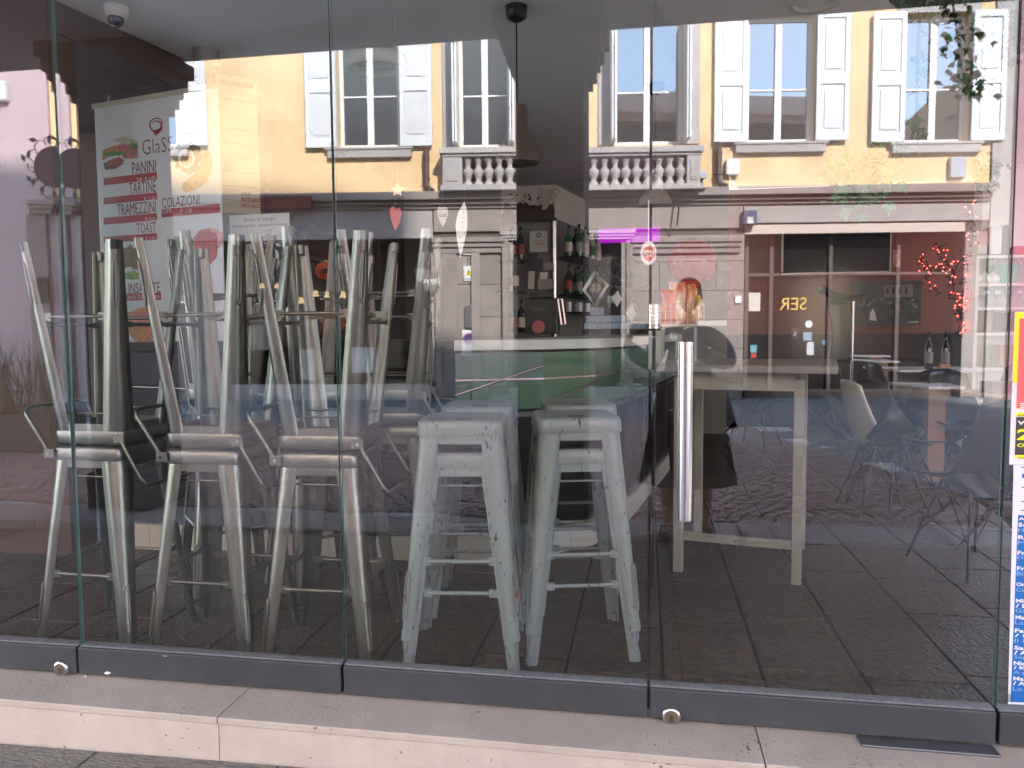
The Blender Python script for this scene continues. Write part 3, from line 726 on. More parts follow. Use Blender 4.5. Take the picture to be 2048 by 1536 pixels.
# ------------------------------------------------------------------ café interior: floor, walls, ceiling
flo = MB(); flo.box(-5, 9, .035, 9.5, -.3, -.008); flo = flo.build('cafe_floor', M_grout, kind='structure')
slabs = []
k = -15
while .063+.335*k < 6.5:
    x0 = .063+.335*k; y = .04; f = 0
    rs = random.Random(k*7+3)
    y2 = y+rs.uniform(.15, .5)
    while y < 7.3:
        slabs.append((x0, x0+.335, y, min(y2, 7.3))); y = y2; y2 = y+rs.uniform(.42, .62)
    k += 1
def invw(x, y):
    kk = x/(y+2.32); u = (kk*math.cos(YAW)+math.sin(YAW))/(math.cos(YAW)-kk*math.sin(YAW)); return -.72 < u < .72
slabs.sort(key=lambda s: (not invw(s[0]+.17, s[2]), s[2]))
rest = MB()
for i, (a, b, c_, d_) in enumerate(slabs):
    m = MB() if i < 290 else rest
    dz = random.uniform(-.0008, .0008)
    m.box(a+.006, b-.006, c_+.006, d_-.006, -.03, dz)
    if i < 290: m.build('floor_slab', M_floor, flo, bevel=.003 if i < 120 else 0)
rest.build('floor_slabs', M_floor, flo, kind='stuff')
m = MB(); m.box(-5, 4.6, .04, 8, 2.9, 3.1); m.build('ceiling', M_ceil, kind='structure')
# lowered white ceiling with a curved edge
Z2 = 2.84
pts = [gr(x, y, Z2) for x, y in ((1276, -30), (1310, 5), (1333, 40), (1347, 80), (1362, 125), (1385, 185), (1412, 255), (1440, 325))]
pts = [(p.x, p.y, Z2) for p in pts if p.y < 7.25]+[(at(1476, 415, 7.25).x, 7.25, Z2), (4.55, 7.25, Z2), (4.55, .3, Z2), (gr(1276, -30, Z2).x, .3, Z2)]
m = MB(); m.prism(pts, (0, 0, .055)); m.build('lowered_ceiling', M_ceil2, kind='structure')
m = MB(); m.box(-4.2, -3.02, 1.25, 1.45, 0, 2.9); m.build('left_wall', M_brown, kind='structure')
m = MB(); m.prism([(-3.019, 1.252, 2.74), (-2.86, 2.2, 2.74), (-2.7, 3.1, 2.74), (-4.6, 3.1, 2.74), (-4.6, 1.452, 2.74), (-3.019, 1.452, 2.74)], (0, 0, .159)); m.build('bulkhead', M_brown, kind='structure')
m = MB(); m.box(-4.8, -2.9, 3.1, 3.25, 0, 2.9); m.box(-2.95, -2.85, 3.25, 6.6, 0, 2.9); m.build('side_wall', M_brown, kind='structure')
m = MB(); m.box(-5.1, -4.2, .04, 1.6, 0, 2.9); m.build('end_wall', M_dark, kind='structure')
M_bgrey = mat('back_wall_grey', c8(150,146,138), .8, var=.04, scale=2)
m = MB(); m.box(-2.9, .9, 6.6, 6.8, 0, 2.899); m.build('back_wall', M_bgrey, kind='structure')
m = MB(); m.box(.9, 4.6, 7.3, 7.5, 0, 2.84); m.build('back_wall', M_terra, kind='structure')
bx = at(1484, 600, 7.2).x
m = MB(); m.box(.92, 3.9, 7.27, 7.299, .0, at(1700, 668, 7.3).z); m.build('wainscot', M_dark, kind='structure')
m = MB(); wx = at(1964, 430, 6.4).x; m.box(wx, 4.6, 6.4, 6.6, 0, 2.839); m.build('white_wall', M_ceil2, kind='structure')
sw = MB(); sw.box(4.6, 4.7, .1, 6.4, -.3, .25); sw.build('side_wall', M_white, kind='structure')  # only a low sill: this side is left open to let daylight in
cy_ = MB(); cy_.box(4.75, 16, 3.3, 22, -.3, -.06); cy_.box(-8, 4.7, 8.1, 22, -.3, -.06); cy_.box(10, 10.3, 2.5, 22, -.06, 5); cy_.build('added_bounce_court', mat('bounce_court_gravel', c8(150,144,136), .9), kind='structure')  # unseen court, added so its sunlit ground bounces light into the café

def ob_on(fr, mt, name, x0, x1, y0, y1, n0, n1, par=None, bevel=0):
    m = MB(); fr.box(m, x0, x1, y0, y1, n0, n1); return m.build(name, mt, par, bevel=bevel)
def fit_text(fr, s, x0, x1, y0, y1, n, mt, par, name='lettering', bold=.0, sl=None):
    """flat print filling the given rectangle of a frame"""
    xm, ym = (x0+x1)/2, (y0+y1)/2
    a0 = fr.pix(x0, ym, n)[0]; a1 = fr.pix(x1, ym, n)[0]; z1 = fr.pix(xm, y0, n)[1]; z0 = fr.pix(xm, y1, n)[1]
    cu = bpy.data.curves.new('t', 'FONT'); cu.body = s; cu.size = 1; cu.extrude = .0; cu.resolution_u = 2; cu.offset = bold
    ob = bpy.data.objects.new('t', cu); C.objects.link(ob)
    me = bpy.data.meshes.new_from_object(ob.evaluated_get(bpy.context.evaluated_depsgraph_get()))
    bpy.data.objects.remove(ob); bpy.data.curves.remove(cu)
    xs = [v.co.x for v in me.vertices]; ys = [v.co.y for v in me.vertices]
    fx = (a1-a0)/(max(xs)-min(xs)); fy = (z1-z0)/(max(ys)-min(ys)); mx, my = min(xs), min(ys)
    loc = Vector((0, 0, 0)); q = par
    while q is not None: loc += q.location; q = q.parent
    for v in me.vertices: v.co = fr.W(a0+(v.co.x-mx)*fx, n, z0+(v.co.y-my)*fy)-loc
    me.materials.clear(); me.materials.append(mt)
    o = bpy.data.objects.new(name, me); C.objects.link(o); o.parent = par; return o
def blob(fr, pts, n, mt, par, name):
    q = [fr.pix(x, y, n) for x, y in pts]; m = MB(); m.prism([fr.W(a, n, z) for a, z in q], fr.n*.0006); return m.build(name, mt, par)
def disc_pts(cx, cy, rx, ry, n=20, j=0): return [(cx+rx*math.cos(2*math.pi*i/n)*(1+random.uniform(-j, j)), cy+ry*math.sin(2*math.pi*i/n)*(1+random.uniform(-j, j))) for i in range(n)]

# ------------------------------------------------------------------ menu banner
M_ban = mat('banner_print', c8(240,243,246), .35, spec=.5); M_mred = mat('menu_red', c8(178,30,46), .45); M_mtx = mat('menu_crimson', c8(120,34,52), .5)
BF = Fr(at(203, 400, 2.05), R(-13))
bn = empty('menu_banner', BF.W(0, 0, 0)); tag(bn, 'tall white menu banner with red price bars and food pictures, behind the left stools', 'menu banner')
a0 = BF.pix(200, 480)[0]; a1 = BF.pix(444, 480)[0]; z1 = BF.pix(320, 196)[1]; z0 = BF.pix(300, 782)[1]
m = MB(BF.M); m.box(a0, a1, -.012, 0, z0, z1); m.build('banner_sheet', M_ban, bn, bevel=.002)
m = MB(BF.M); m.box(a0-.012, a1+.012, -.02, .01, z1, z1+.03); m.build('banner_rail', mat('rail_cream', c8(206,202,184), .5), bn, bevel=.004)
def bt(s, x0, x1, y0, y1, mt=M_mtx, b=0.0): return fit_text(BF, s, x0, x1, y0, y1, .0012, mt, bn, bold=b)
def bar(x0, x1, y0, y1): return ob_on(BF, M_mred, 'price_bar', x0, x1, y0, y1, .0002, .0008, bn)
M_wtx = mat('print_white', c8(236,236,236), .5)
for s_, x0, y0, y1, b0, b1, pr, pxl in (('PANINI', 264, 322, 346, 350, 365, 'DA  € 6,00', 274), ('TARTINE', 258, 363, 386, 390, 404, '€ 2,50', 288), ('TRAMEZZINI', 234, 405, 428, 431, 445, '€ 4,00', 290), ('TOAST', 273, 445, 466, 470, 483, '€ 5,00', 291)):
    bt(s_, x0, 312, y0, y1); bar(207, 314, b0, b1); bt(pr, pxl, 311, b0+3, b1-3, M_wtx)
bt('COLAZIONI', 324, 399, 392, 413); bar(323, 440, 413, 430); bt('CAFFE', 325, 344, 418, 427, M_wtx); bt('€  1,30', 360, 384, 417, 427, M_wtx)
bt('INSALATE', 257, 320, 565, 586); bar(212, 322, 587, 601); bt('DA € 3,00 A € 4,00', 256, 319, 590, 598, M_wtx)
bt('TAKE FOOD', 348, 412, 549, 569); bar(345, 443, 588, 603)
bt('BIRRA/', 280, 326, 712, 733); bt('COCKTAILS', 264, 328, 736, 757); bar(222, 330, 761, 775); bt('DA €', 294, 310, 764, 772, M_wtx)
# logo: a nearly closed ring with a drop, and the café name
def arc(fr, cx, cy, r0, t0, t1, w0, w1, n, mt, par, name, k=24):
    o_, i_ = [], []
    for j in range(k+1):
        t = R(t0+(t1-t0)*j/k); wv = w0+(w1-w0)*j/k
        o_.append((cx+(r0+wv)*math.cos(t), cy-(r0+wv)*math.sin(t))); i_.append((cx+(r0-wv)*math.cos(t), cy-(r0-wv)*math.sin(t)))
    m = MB()
    O_ = [fr.W(fr.pix(x, y, n)[0], n, fr.pix(x, y, n)[1]) for x, y in o_]; I_ = [fr.W(fr.pix(x, y, n)[0], n, fr.pix(x, y, n)[1]) for x, y in i_]
    m.add(O_+I_, [(j, j+1, k+2+j, k+1+j) for j in range(k)]); return m.build(name, mt, par)
arc(BF, 313, 250, 13.5, 15, 300, .9, 1.6, .0012, M_mtx, bn, 'logo_ring'); arc(BF, 313, 252, 10, 150, -60, .6, 2.6, .0014, M_mred, bn, 'logo_ring')
blob(BF, [(306, 262), (316, 268), (325, 259), (324, 254), (318, 262), (311, 272)], .0013, M_mred, bn, 'logo_drop')
bt('GlaSS', 284, 346, 276, 306, M_mtx, -.012)
def food(name, pts, col, n=.0012, var=.25, col2=None): return blob(BF, pts, n, mat('food_'+name+str(len(MATS)), c8(*col), .5, var=var, scale=40, col2=c8(*col2) if col2 else None), bn, name)
food('bread_print', [(204, 318), (206, 300), (232, 290), (244, 294), (244, 302), (220, 312), (208, 320)], (196,132,70))
food('lettuce_print', disc_pts(226, 308, 20, 5, 22, .35), (96,140,44), .0014, .5)
food('ham_print', [(214, 322), (238, 314), (248, 320), (240, 332), (216, 332)], (176,74,56), .0015)
food('bread_print', [(207, 326), (245, 320), (246, 328), (230, 338), (210, 340)], (120,72,44), .0013)
food('bread_print', [(222, 281), (248, 272), (277, 283), (275, 296), (246, 288)], (196,192,168), .0012)
food('ham_print', [(236, 288), (276, 290), (276, 316), (250, 318), (238, 306)], (196,120,112), .0013, .4)
food('lettuce_print', disc_pts(268, 292, 9, 6, 14, .3), (84,120,40), .0015, .4)
food('croissant_print', [(364, 378), (366, 366), (385, 352), (398, 336), (404, 312), (412, 301), (420, 306), (424, 322), (422, 344), (414, 362), (400, 374), (384, 382), (372, 384)], (216,158,84), .0014)
food('coffee_beans_print', disc_pts(374, 318, 28, 30, 26, .25), (62,42,34), .0012, .6)
food('saucer_print', disc_pts(373, 317, 17, 19), (236,232,226), .0016, .02); food('coffee_print', disc_pts(373, 318, 12, 13), (110,72,44), .0018)
food('tomato_print', disc_pts(412, 493, 26, 36, 24, .1), (190,54,44), .0014, .4); food('tomato_print', disc_pts(424, 478, 22, 24, 20, .1), (216,150,140), .0013)
food('lettuce_print', disc_pts(368, 486, 26, 18, 22, .35), (112,150,60), .0015, .5); food('tomato_print', disc_pts(370, 514, 24, 12, 18, .15), (180,40,40), .0012)
food('plate_print', disc_pts(395, 520, 50, 14), (226,228,230), .0010, .02)
food('plate_print', disc_pts(262, 533, 34, 22), (230,232,230), .0010, .02); food('salad_print', disc_pts(258, 514, 28, 24, 26, .3), (104,126,46), .0013, .7, (150,60,40)); food('lettuce_print', disc_pts(266, 550, 20, 8, 18, .35), (130,160,70), .0014, .5)
food('spritz_print', [(250, 640), (256, 625), (290, 612), (318, 640), (310, 660), (296, 702), (286, 700), (268, 680), (252, 660)], (222,140,62), .0013, .3); food('prawn_print', disc_pts(290, 634, 24, 12, 18, .2), (214,120,96), .0015, .4)
# frame and dark shelf above the banner
m = MB(); q = [at(x, y, 2.3) for x, y in ((217, 214), (217, 186), (416, 157), (416, 200))]; m.tube(q, .0075, 6); tag(m.build('picture_wire', M_white), 'thin white hanging frame just above the menu banner', 'wire')
DF = Fr(at(200, 180, 2.9), 0)
dk = empty('dark_shelf', DF.W(0, 0, 2)); tag(dk, 'black storage shelf high behind the menu banner', 'shelf')
ob_on(DF, mat('dark_box', c8(34,26,28), .7), 'shelf_box', 206, 372, 152, 260, -.3, 0, dk); ob_on(DF, mat('wood_edge', c8(120,84,62), .6), 'shelf_top', 212, 318, 140, 152, -.1, .03, dk)
for k in range(5): ob_on(DF, M_blackm, 'shelf_slat', 270+k*18, 274+k*18, 155, 215, 0, .012, dk)

# board with lined beige price sheets, and posters
SF = Fr(at(437, 300, 2.0), R(38))
sh = empty('price_sheet', SF.W(0, 0, 1.5)); tag(sh, 'tall beige lined price sheet fixed right of the menu banner', 'paper')
a1 = SF.pix(516, 250)[0]; zt = SF.pix(437, 148)[1]; zb = SF.pix(450, 425)[1]
m = MB(SF.M); m.box(0, a1, -.004, 0, zb, zt); m.build('sheet', mat('paper_cream', c8(190,176,150), .7), sh)
for k in range(9):
    z = zt-.06-k*.085; m = MB(SF.M); m.box(.02, a1-.02, .0004, .001, z, z+(.03 if k == 0 else .003)); m.build('ruled_line', mat('line_brown', c8(120,100,80), .7), sh)
for k, s_ in enumerate(('VINI', 'FUTURO', 'NO ALCOL')):
    text(s_, .03, SF.W(.12, .001, zb+.11-k*.035), SF.ax, M_blk, 'lettering', sh)
NF = Fr(at(500, 500, 2.0), R(-3))
ob = ob_on(NF, M_dark, 'partition', 452, 600, 462, 900, -.04, -.01); tag(ob, 'black partition board behind the middle stools, carrying the posters', 'partition')
cd = ob_on(NF, mat('card_white', c8(232,230,226), .5), 'name_card', 459, 579, 428, 482, .0, .004, None, bevel=.0015); tag(cd, 'white card with the name Bruno di Giorgio above the coffee poster', 'card')
M_gtx = mat('print_grey', c8(110,110,112), .6)
fit_text(NF, 'Bruno di Giorgio', 489, 551, 434, 444, .0045, M_gtx, cd); fit_text(NF, 'Azienda agricola    Allevatori in Orsone', 465, 574, 447, 455, .0045, M_gtx, cd)
cp = ob_on(NF, mat('poster_black', c8(24,26,32), .4), 'coffee_poster', 466, 566, 478, 604, .0, .003); tag(cp, 'black coffee poster with a big 9 and a cup, behind the raised stool legs', 'poster')
fit_text(NF, 'Oggi regalati  un inizio', 509, 566, 482, 489, .0035, M_wtx, cp); fit_text(NF, 'caffè', 499, 528, 524, 538, .0035, M_wtx, cp)
arc(NF, 541, 512, 12, 0, 360, 5, 5, .0035, M_plw, cp, 'saucer_print'); blob(NF, disc_pts(540, 511, 8, 8), .0036, mat('cup_brown', c8(96,50,44), .5), cp, 'coffee_print')
blob(NF, [(556, 520), (562, 522), (556, 536), (538, 549), (531, 543), (546, 530)], .0034, mat('ribbon', c8(180,180,184), .4), cp, 'nine_tail')
fit_text(NF, 'con il Carnet', 505, 552, 555, 562, .0035, M_wtx, cp); fit_text(NF, '+1 in Omaggio', 520, 560, 563, 569, .0035, M_wtx, cp); fit_text(NF, 'LAVAZZA', 531, 562, 578, 586, .0035, M_wtx, cp, bold=.02)
np_ = ob_on(NF, mat('poster_pale', c8(190,188,184), .5), 'notice_poster', 470, 530, 606, 664, .0, .003); tag(np_, 'pale notice sheet under the black coffee poster', 'poster')
fit_text(NF, 'AVVISO AI CLIENTI', 527-40, 524, 612, 617, .0035, M_gtx, np_)
for k in range(4): ob_on(NF, M_gtx, 'print_line', 476, 522-3*k, 624+7*k, 626+7*k, .0031, .0035, np_)
np2 = ob_on(NF, mat('poster_grey', c8(196,192,186), .5), 'rule_poster', 488, 512, 666, 734, .0, .003); tag(np2, 'narrow notice with bold rules about serving alcohol, low between the stool legs', 'poster')
for k, s_ in enumerate(('NON VENDE', 'SERVE', 'MINORI', 'E UN', 'ALCOL', 'ALCOLICI')): fit_text(NF, s_, 490, 510, 676+9*k, 682+9*k, .0035, M_blk, np2, bold=.02)

# ------------------------------------------------------------------ bar counter
bar_pl = [(-2.85, 1.42), (-.94, 1.42), (-.52, 1.60), (-.27, 1.86), (-.10, 2.42), (.16, 3.95), (.30, 4.9)]
def offset(pl, d):
    out = []
    for i, p in enumerate(pl):
        a = Vector(pl[max(i-1, 0)]); b = Vector(pl[min(i+1, len(pl)-1)]); t = (b-a).normalized(); nrm = Vector((t.y, -t.x)); out.append((p[0]+nrm.x*d, p[1]+nrm.y*d))
    return out
bc = empty('bar_counter', (-.6, 1.9, 0)); tag(bc, 'dark curved bar counter with a pale top edge and a white tiled plinth', 'bar counter')
def strip(d0, d1, z0, z1, mt, name, i0=0, i1=None, par=bc, **kw):
    A = offset(bar_pl, d0)[i0:i1]; B = offset(bar_pl, d1)[i0:i1]
    m = MB()
    n = len(A)
    vs = [(x, y, z0) for x, y in A]+[(x, y, z0) for x, y in B]+[(x, y, z1) for x, y in A]+[(x, y, z1) for x, y in B]
    fs = []
    for i in range(n-1):
        fs += [(i, i+1, 2*n+i+1, 2*n+i), (n+i, 3*n+i, 3*n+i+1, n+i+1), (2*n+i, 2*n+i+1, 3*n+i+1, 3*n+i), (i, n+i, n+i+1, i+1)]
    fs += [(0, 2*n, 3*n, n), (n-1, 2*n-1, 4*n-1, 3*n-1)]
    m.add(vs, fs); return m.build(name, mt, par, **kw)
M_bardk = mat('bar_panel', c8(26,22,22), .25); M_green = mat('case_glass_green', c8(92,128,106), .12, spec=.8)
strip(-.62, -.03, .14, 1.08, M_bardk, 'bar_body'); strip(-.66, .03, 1.085, 1.135, mat('bar_top_edge', c8(214,222,216), .3), 'bar_top', 1)
strip(-.66, .03, 1.085, 1.135, M_blackm, 'bar_top', 0, 2)
strip(-.02, .0, .78, 1.07, M_green, 'display_glass', 1); strip(-.02, .004, .74, .765, M_steel, 'display_rail', 1); strip(-.02, .004, .93, .938, M_steel, 'display_rail', 1)
tp = offset(bar_pl, 0)
for (p, q) in zip(tp, tp[1:]):
    L = math.dist(p, q); n = max(1, round(L/.17))
    for j in range(n):
        a = (p[0]+(q[0]-p[0])*j/n, p[1]+(q[1]-p[1])*j/n); b = (p[0]+(q[0]-p[0])*(j+.985)/n, p[1]+(q[1]-p[1])*(j+.985)/n)
        m = MB(); m.prism([(a[0], a[1], .002), (b[0], b[1], .002), (b[0]-.02, b[1]+.03, .002), (a[0]-.02, a[1]+.03, .002)], (0, 0, .136)); m.build('plinth_tile', mat('tile_white', c8(206,200,188), .35), bc)
        if j % 3 == 0 and a[0] > -1.2:
            m = MB(); m.prism([(a[0]+.0, a[1]-.004, .16), (a[0]+.006, a[1]-.004, .16), (a[0]+.006, a[1]+.03, .16), (a[0], a[1]+.03, .16)], (0, 0, .55)); m.build('panel_strip', mat('strip_brown', c8(92,72,64), .4), bc)
for (a_, b_, z0_, z1_) in ((tp[1], tp[2], .86, 1.0), (tp[2], tp[3], .80, .90), (tp[0], tp[1], .90, .84)):
    m = MB(); m.tube([Vector((a_[0], a_[1]-.012, z0_)), Vector((b_[0], b_[1]-.012, z1_))], .005, 6); m.build('slanted_rod', M_steel, bc)

# cake boxes
M_cake = mat('cake_box', c8(168,186,206), .6, var=.25, scale=90, detail=2)
CF = Fr(at(1230, 650, 2.2), R(4))
for i, (x0, x1, y0, y1, lb) in enumerate(((1168, 1290, 646, 658, 'lowest and longest pale blue cake box on the bar'), (1172, 1252, 631, 645, 'middle pale blue cake box on the bar'), (1180, 1208, 614, 630, 'small pale blue cake box topmost of the pile under the diamond ornament'))):
    o = ob_on(CF, M_cake, 'cake_box', x0, x1, y0, y1, -.2, 0, None, bevel=.003); tag(o, lb, 'cake box', 'cake boxes on the bar')
ob = ob_on(CF, M_blackm, 'bar_riser', 1164, 1296, 659, 668, -.4, .02); tag(ob, 'low black riser on the bar that carries the cake boxes', 'riser')
# coffee machine box
KF = Fr(at(1090, 640, 3.6), R(3))
tb = bpy.data.objects.new('coffee_machine', None); C.objects.link(tb); tb.location = KF.W(0, 0, 1.14); tag(tb, 'black boxy coffee machine with a round red emblem on the bar', 'coffee machine')
ob_on(KF, mat('machine_black', c8(26,20,20), .35), 'body', 1050, 1116, 596, 668, -.3, 0, tb, bevel=.01)
ob_on(KF, mat('machine_black', c8(26,20,20), .35), 'hood', 1058, 1104, 586, 596, -.25, -.02, tb, bevel=.005)
mk = fit_text(KF, 'DRAKLER', 1063, 1090, 614, 622, .002, mat('letter_dim', c8(110,96,92), .5), tb)
blob(KF, disc_pts(1077, 654, 13, 13), .003, mat('emblem_red', c8(176,96,90), .6), tb, 'emblem')
m = MB(); q = [KF.W(*(lambda t: (t[0], .02, t[1]))(KF.pix(x, y, .02))) for x, y in ((1116, 598), (1124, 598), (1131, 648), (1123, 649))]; m.tube(q, .006, 6, close=True); m.build('lit_trim', mat('trim_lit', c8(255,226,220), .4, emit=c8(255,220,214), estr=.06), tb)

# ------------------------------------------------------------------ bottles
def bottle(name, p, h, r, mt, label_mt, parent=None, seg=10):
    e = empty(name, p)
    m = MB(Matrix.Translation(p)); m.lathe([(r*.95, 0), (r, .01), (r, h*.58), (r*.75, h*.68), (r*.33, h*.78), (r*.30, h*.95), (r*.36, h*.96), (r*.36, h), (0, h)], n=seg); m.build('glass', mt, e)
    m = MB(Matrix.Translation(p)); m.lathe([(r*1.02, h*.16), (r*1.02, h*.46)], n=seg, cap=False); m.build('paper_label', label_mt, e)
    m = MB(Matrix.Translation(p)); m.lathe([(r*.38, h*.90), (r*.38, h*1.005), (0, h*1.006)], n=seg); m.build('cap', label_mt if seg % 2 else M_blackm, e)
    return e
BG = [mat('bottle_green', c8(40,92,50), .08, spec=.8), mat('bottle_dark', c8(30,26,24), .08, spec=.8), mat('bottle_amber', c8(120,72,36), .1, spec=.8), mat('bottle_clear', c8(160,164,158), .08, spec=.8)]
LM = [mat('label_cream', c8(214,200,180), .6), mat('label_red', c8(150,60,52), .6), mat('label_green', c8(70,110,74), .6), mat('label_grey', c8(140,140,140), .6)]
cab = empty('bottle_cabinet', (-.6, 5.2, 0)); tag(cab, 'tall grey column cabinet with a coffee cup mural on top and a steel corner', 'cabinet')
c0 = at(1108, 450, 5.0); cL = at(1004, 450, 5.0); cR = at(1166, 450, 5.9)
zt = at(1108, 370, 5.0).z; zm = at(1108, 438, 5.0).z
M_cabg = mat('cabinet_grey', c8(120,116,110), .5); M_mur = mat('mural_white', c8(196,190,180), .6); M_bean = mat('mural_beans', c8(58,38,34), .7, var=.5, scale=60)
m = MB(); m.prism([(cL.x, cL.y, 1.1), (c0.x, c0.y, 1.1), (cR.x, cR.y, 1.1), (cR.x-.3, 6.3, 1.1), (cL.x, 6.3, 1.1)], (0, 0, zm-1.1)); m.build('cabinet_body', M_cabg, cab)
m = MB(); m.prism([(cL.x, cL.y-.02, zm), (c0.x+.02, c0.y-.02, zm), (cR.x+.02, cR.y, zm), (cR.x-.3, 6.3, zm), (cL.x, 6.3, zm)], (0, 0, zt-zm)); m.build('mural_box', M_mur, cab)
LF = Fr((cL.x, 4.97, 0), 0)
pts = [(1004, 438), (1108, 437), (1110, 424)]+[(x, 408+4*math.sin(x*.9)+random.uniform(-4, 4)) for x in range(1106, 1004, -6)]
blob(LF, pts, .012, M_bean, cab, 'bean_mural'); blob(LF, [(1084, 382), (1098, 376), (1106, 380), (1104, 396), (1094, 418), (1084, 420)], .014, mat('mural_cup', c8(176,164,152), .6), cab, 'cup_mural')
arc(LF, 1110, 384, 7, -100, 100, 1.5, 1.5, .013, MATS['mural_cup'], cab, 'cup_handle_mural')
for k in range(16): blob(LF, disc_pts(random.uniform(1010, 1080), random.uniform(388, 405), 2, 2, 8), .013, M_bean, cab, 'coffee_bean')
m = MB(); m.tube([(c0.x, c0.y-.005, 1.12), (c0.x, c0.y-.005, zm)], .03, 16); m.build('corner_column', M_steel, cab)
m = MB(); m.box(cL.x-.0, c0.x+.03, 4.95, 4.975, zm-.02, zm+.005); m.build('cabinet_edge', M_blackm, cab)
sg = ob_on(LF, mat('sign_plastic', c8(186,184,178), .5), 'no_smoking_sign', 1059, 1095, 462, 504, .035, .04); tag(sg, 'pale no smoking sign on the grey column cabinet', 'sign')
arc(LF, 1077, 470, 4.2, 0, 360, .8, .8, .041, M_blk, sg, 'prohibition_ring'); fit_text(LF, 'VIETATO', 1066, 1088, 480, 484, .0412, M_prd, sg); fit_text(LF, 'FUMARE', 1067, 1087, 486, 490, .0412, M_prd, sg); fit_text(LF, '/', 1074, 1080, 467, 473, .0415, M_blk, sg)
for k, (x0, y0, w_, h_, cc) in enumerate(((1056, 542, 14, 36, (206,200,190)), (1060, 520, 26, 22, (62,66,72)), (1058, 508, 18, 14, (70,74,82)), (1080, 545, 16, 14, (222,220,210)), (1088, 524, 18, 16, (150,140,134)), (1076, 560, 30, 18, (160,150,142)))):
    q = [(x0+random.uniform(-2, 2), y0+random.uniform(-2, 2)), (x0+w_, y0+random.uniform(-3, 3)), (x0+w_+random.uniform(-2, 2), y0+h_), (x0, y0+h_+random.uniform(-3, 3))]
    o = blob(LF, q, .036+k*.003, mat('leaflet%d' % k, c8(*cc), .6), None, 'leaflet')
    tag(o, ['tall white leaflet pinned low at the left on the cabinet', 'dark slate leaflet pinned in the middle of the cabinet', 'small dark leaflet topmost on the cabinet', 'small bright leaflet on the right of the cabinet', 'grey brown leaflet high at the right of the cabinet', 'wide beige leaflet lowest on the cabinet'][k], 'leaflet')
# shelves on the right flank and on the left
u = (Vector((cR.x, cR.y))-Vector((c0.x, c0.y))).normalized(); nr = Vector((u.y, -u.x))
ORD = ['first', 'second', 'third', 'fourth', 'fifth', 'sixth', 'seventh', 'eighth', 'ninth']
def shelf_row(zpx, sx, kinds, hts, lab, cat='bottle', lab2=None):
    z = at(1140, zpx, 5.4).z
    a = Vector((c0.x, c0.y))+nr*.03+u*.02; b = a+u*.95
    m = MB(); m.prism([(a.x, a.y, z-.02), (b.x, b.y, z-.02), (b.x+nr.x*.24, b.y+nr.y*.24, z-.02), (a.x+nr.x*.24, a.y+nr.y*.24, z-.02)], (0, 0, .018)); m.build('shelf_board', M_blackm, cab)
    n = len(kinds)
    for i, kd in enumerate(kinds):
        q = a+u*(.06+i*.85/n)+nr*(.09+.07*(i % 2)); p = Vector((q.x, q.y, z))
        if kd == 'g':
            m = MB(Matrix.Translation(p)); m.lathe([(.028, 0), (.03, .09)], n=10, cap=False); o = m.build('tumbler', mat('glassware', c8(190,190,190), .1, spec=.9)); tag(o, ORD[i]+' '+lab, 'glass', 'tumblers on the bar shelves')
        else:
            o = bottle('bottle', p, hts*random.uniform(.9, 1.08), .036, BG[kd], LM[(i*3+kd) % 4]); tag(o, ORD[i]+' '+lab, 'bottle', lab2)
shelf_row(520, 0, [0, 0, 1, 3, 2, 3, 0, 3], .30, 'spirits bottle from the steel column on the top bar shelf', lab2='bottles on the top bar shelf')
shelf_row(592, 0, [1, 0, 1, 0, 2, 1, 1, 3], .28, 'spirits bottle from the steel column on the second bar shelf', lab2='bottles on the second bar shelf')
shelf_row(625, 0, ['g']*7, .1, 'clear tumbler from the steel column, under the spirits bottles')
for i, (px, py, kd) in enumerate(((1024, 520, 1), (1041, 520, 1), (1030, 582, 1), (1022, 583, 3), (1043, 665, 1), (1027, 665, 0))):
    p = at(px, py, 4.72)
    o = bottle('bottle', p, .30, .036, BG[kd], LM[i % 2]); tag(o, ['dark bottle with a pale label, left of the no smoking sign', 'dark bottle with a reddish label, next to the no smoking sign', 'short dark bottle on the second left shelf', 'clear bottle on the second left shelf', 'dark bottle on the bar left of the coffee machine', 'green bottle at the far left of the bar'][i], 'bottle')
for py in (521, 583):
    m = MB(); p = at(1018, py, 4.72); q = at(1052, py, 4.72); m.box(p.x-.1, q.x, 4.62, 4.84, p.z-.02, p.z-.002); m.build('shelf_board', M_blackm, cab)
# back fittings: magenta light box, and a black panel put in for the dark doorway
MF = Fr(at(1250, 470, 6.4), 0)
lb = ob_on(MF, mat('magenta_light', c8(160,40,180), .5, emit=c8(200,30,214), estr=.05), 'magenta_light_box', 1196, 1320, 456, 484, -.05, 0); tag(lb, 'long magenta light panel glowing at the back of the bar', 'light panel')
db = ob_on(MF, M_blackm, 'dark_doorway_panel', 1172, 1262, 457, 660, -.15, -.06); tag(db, 'tall black panel put in for the dark doorway under the magenta light panel', 'cabinet')

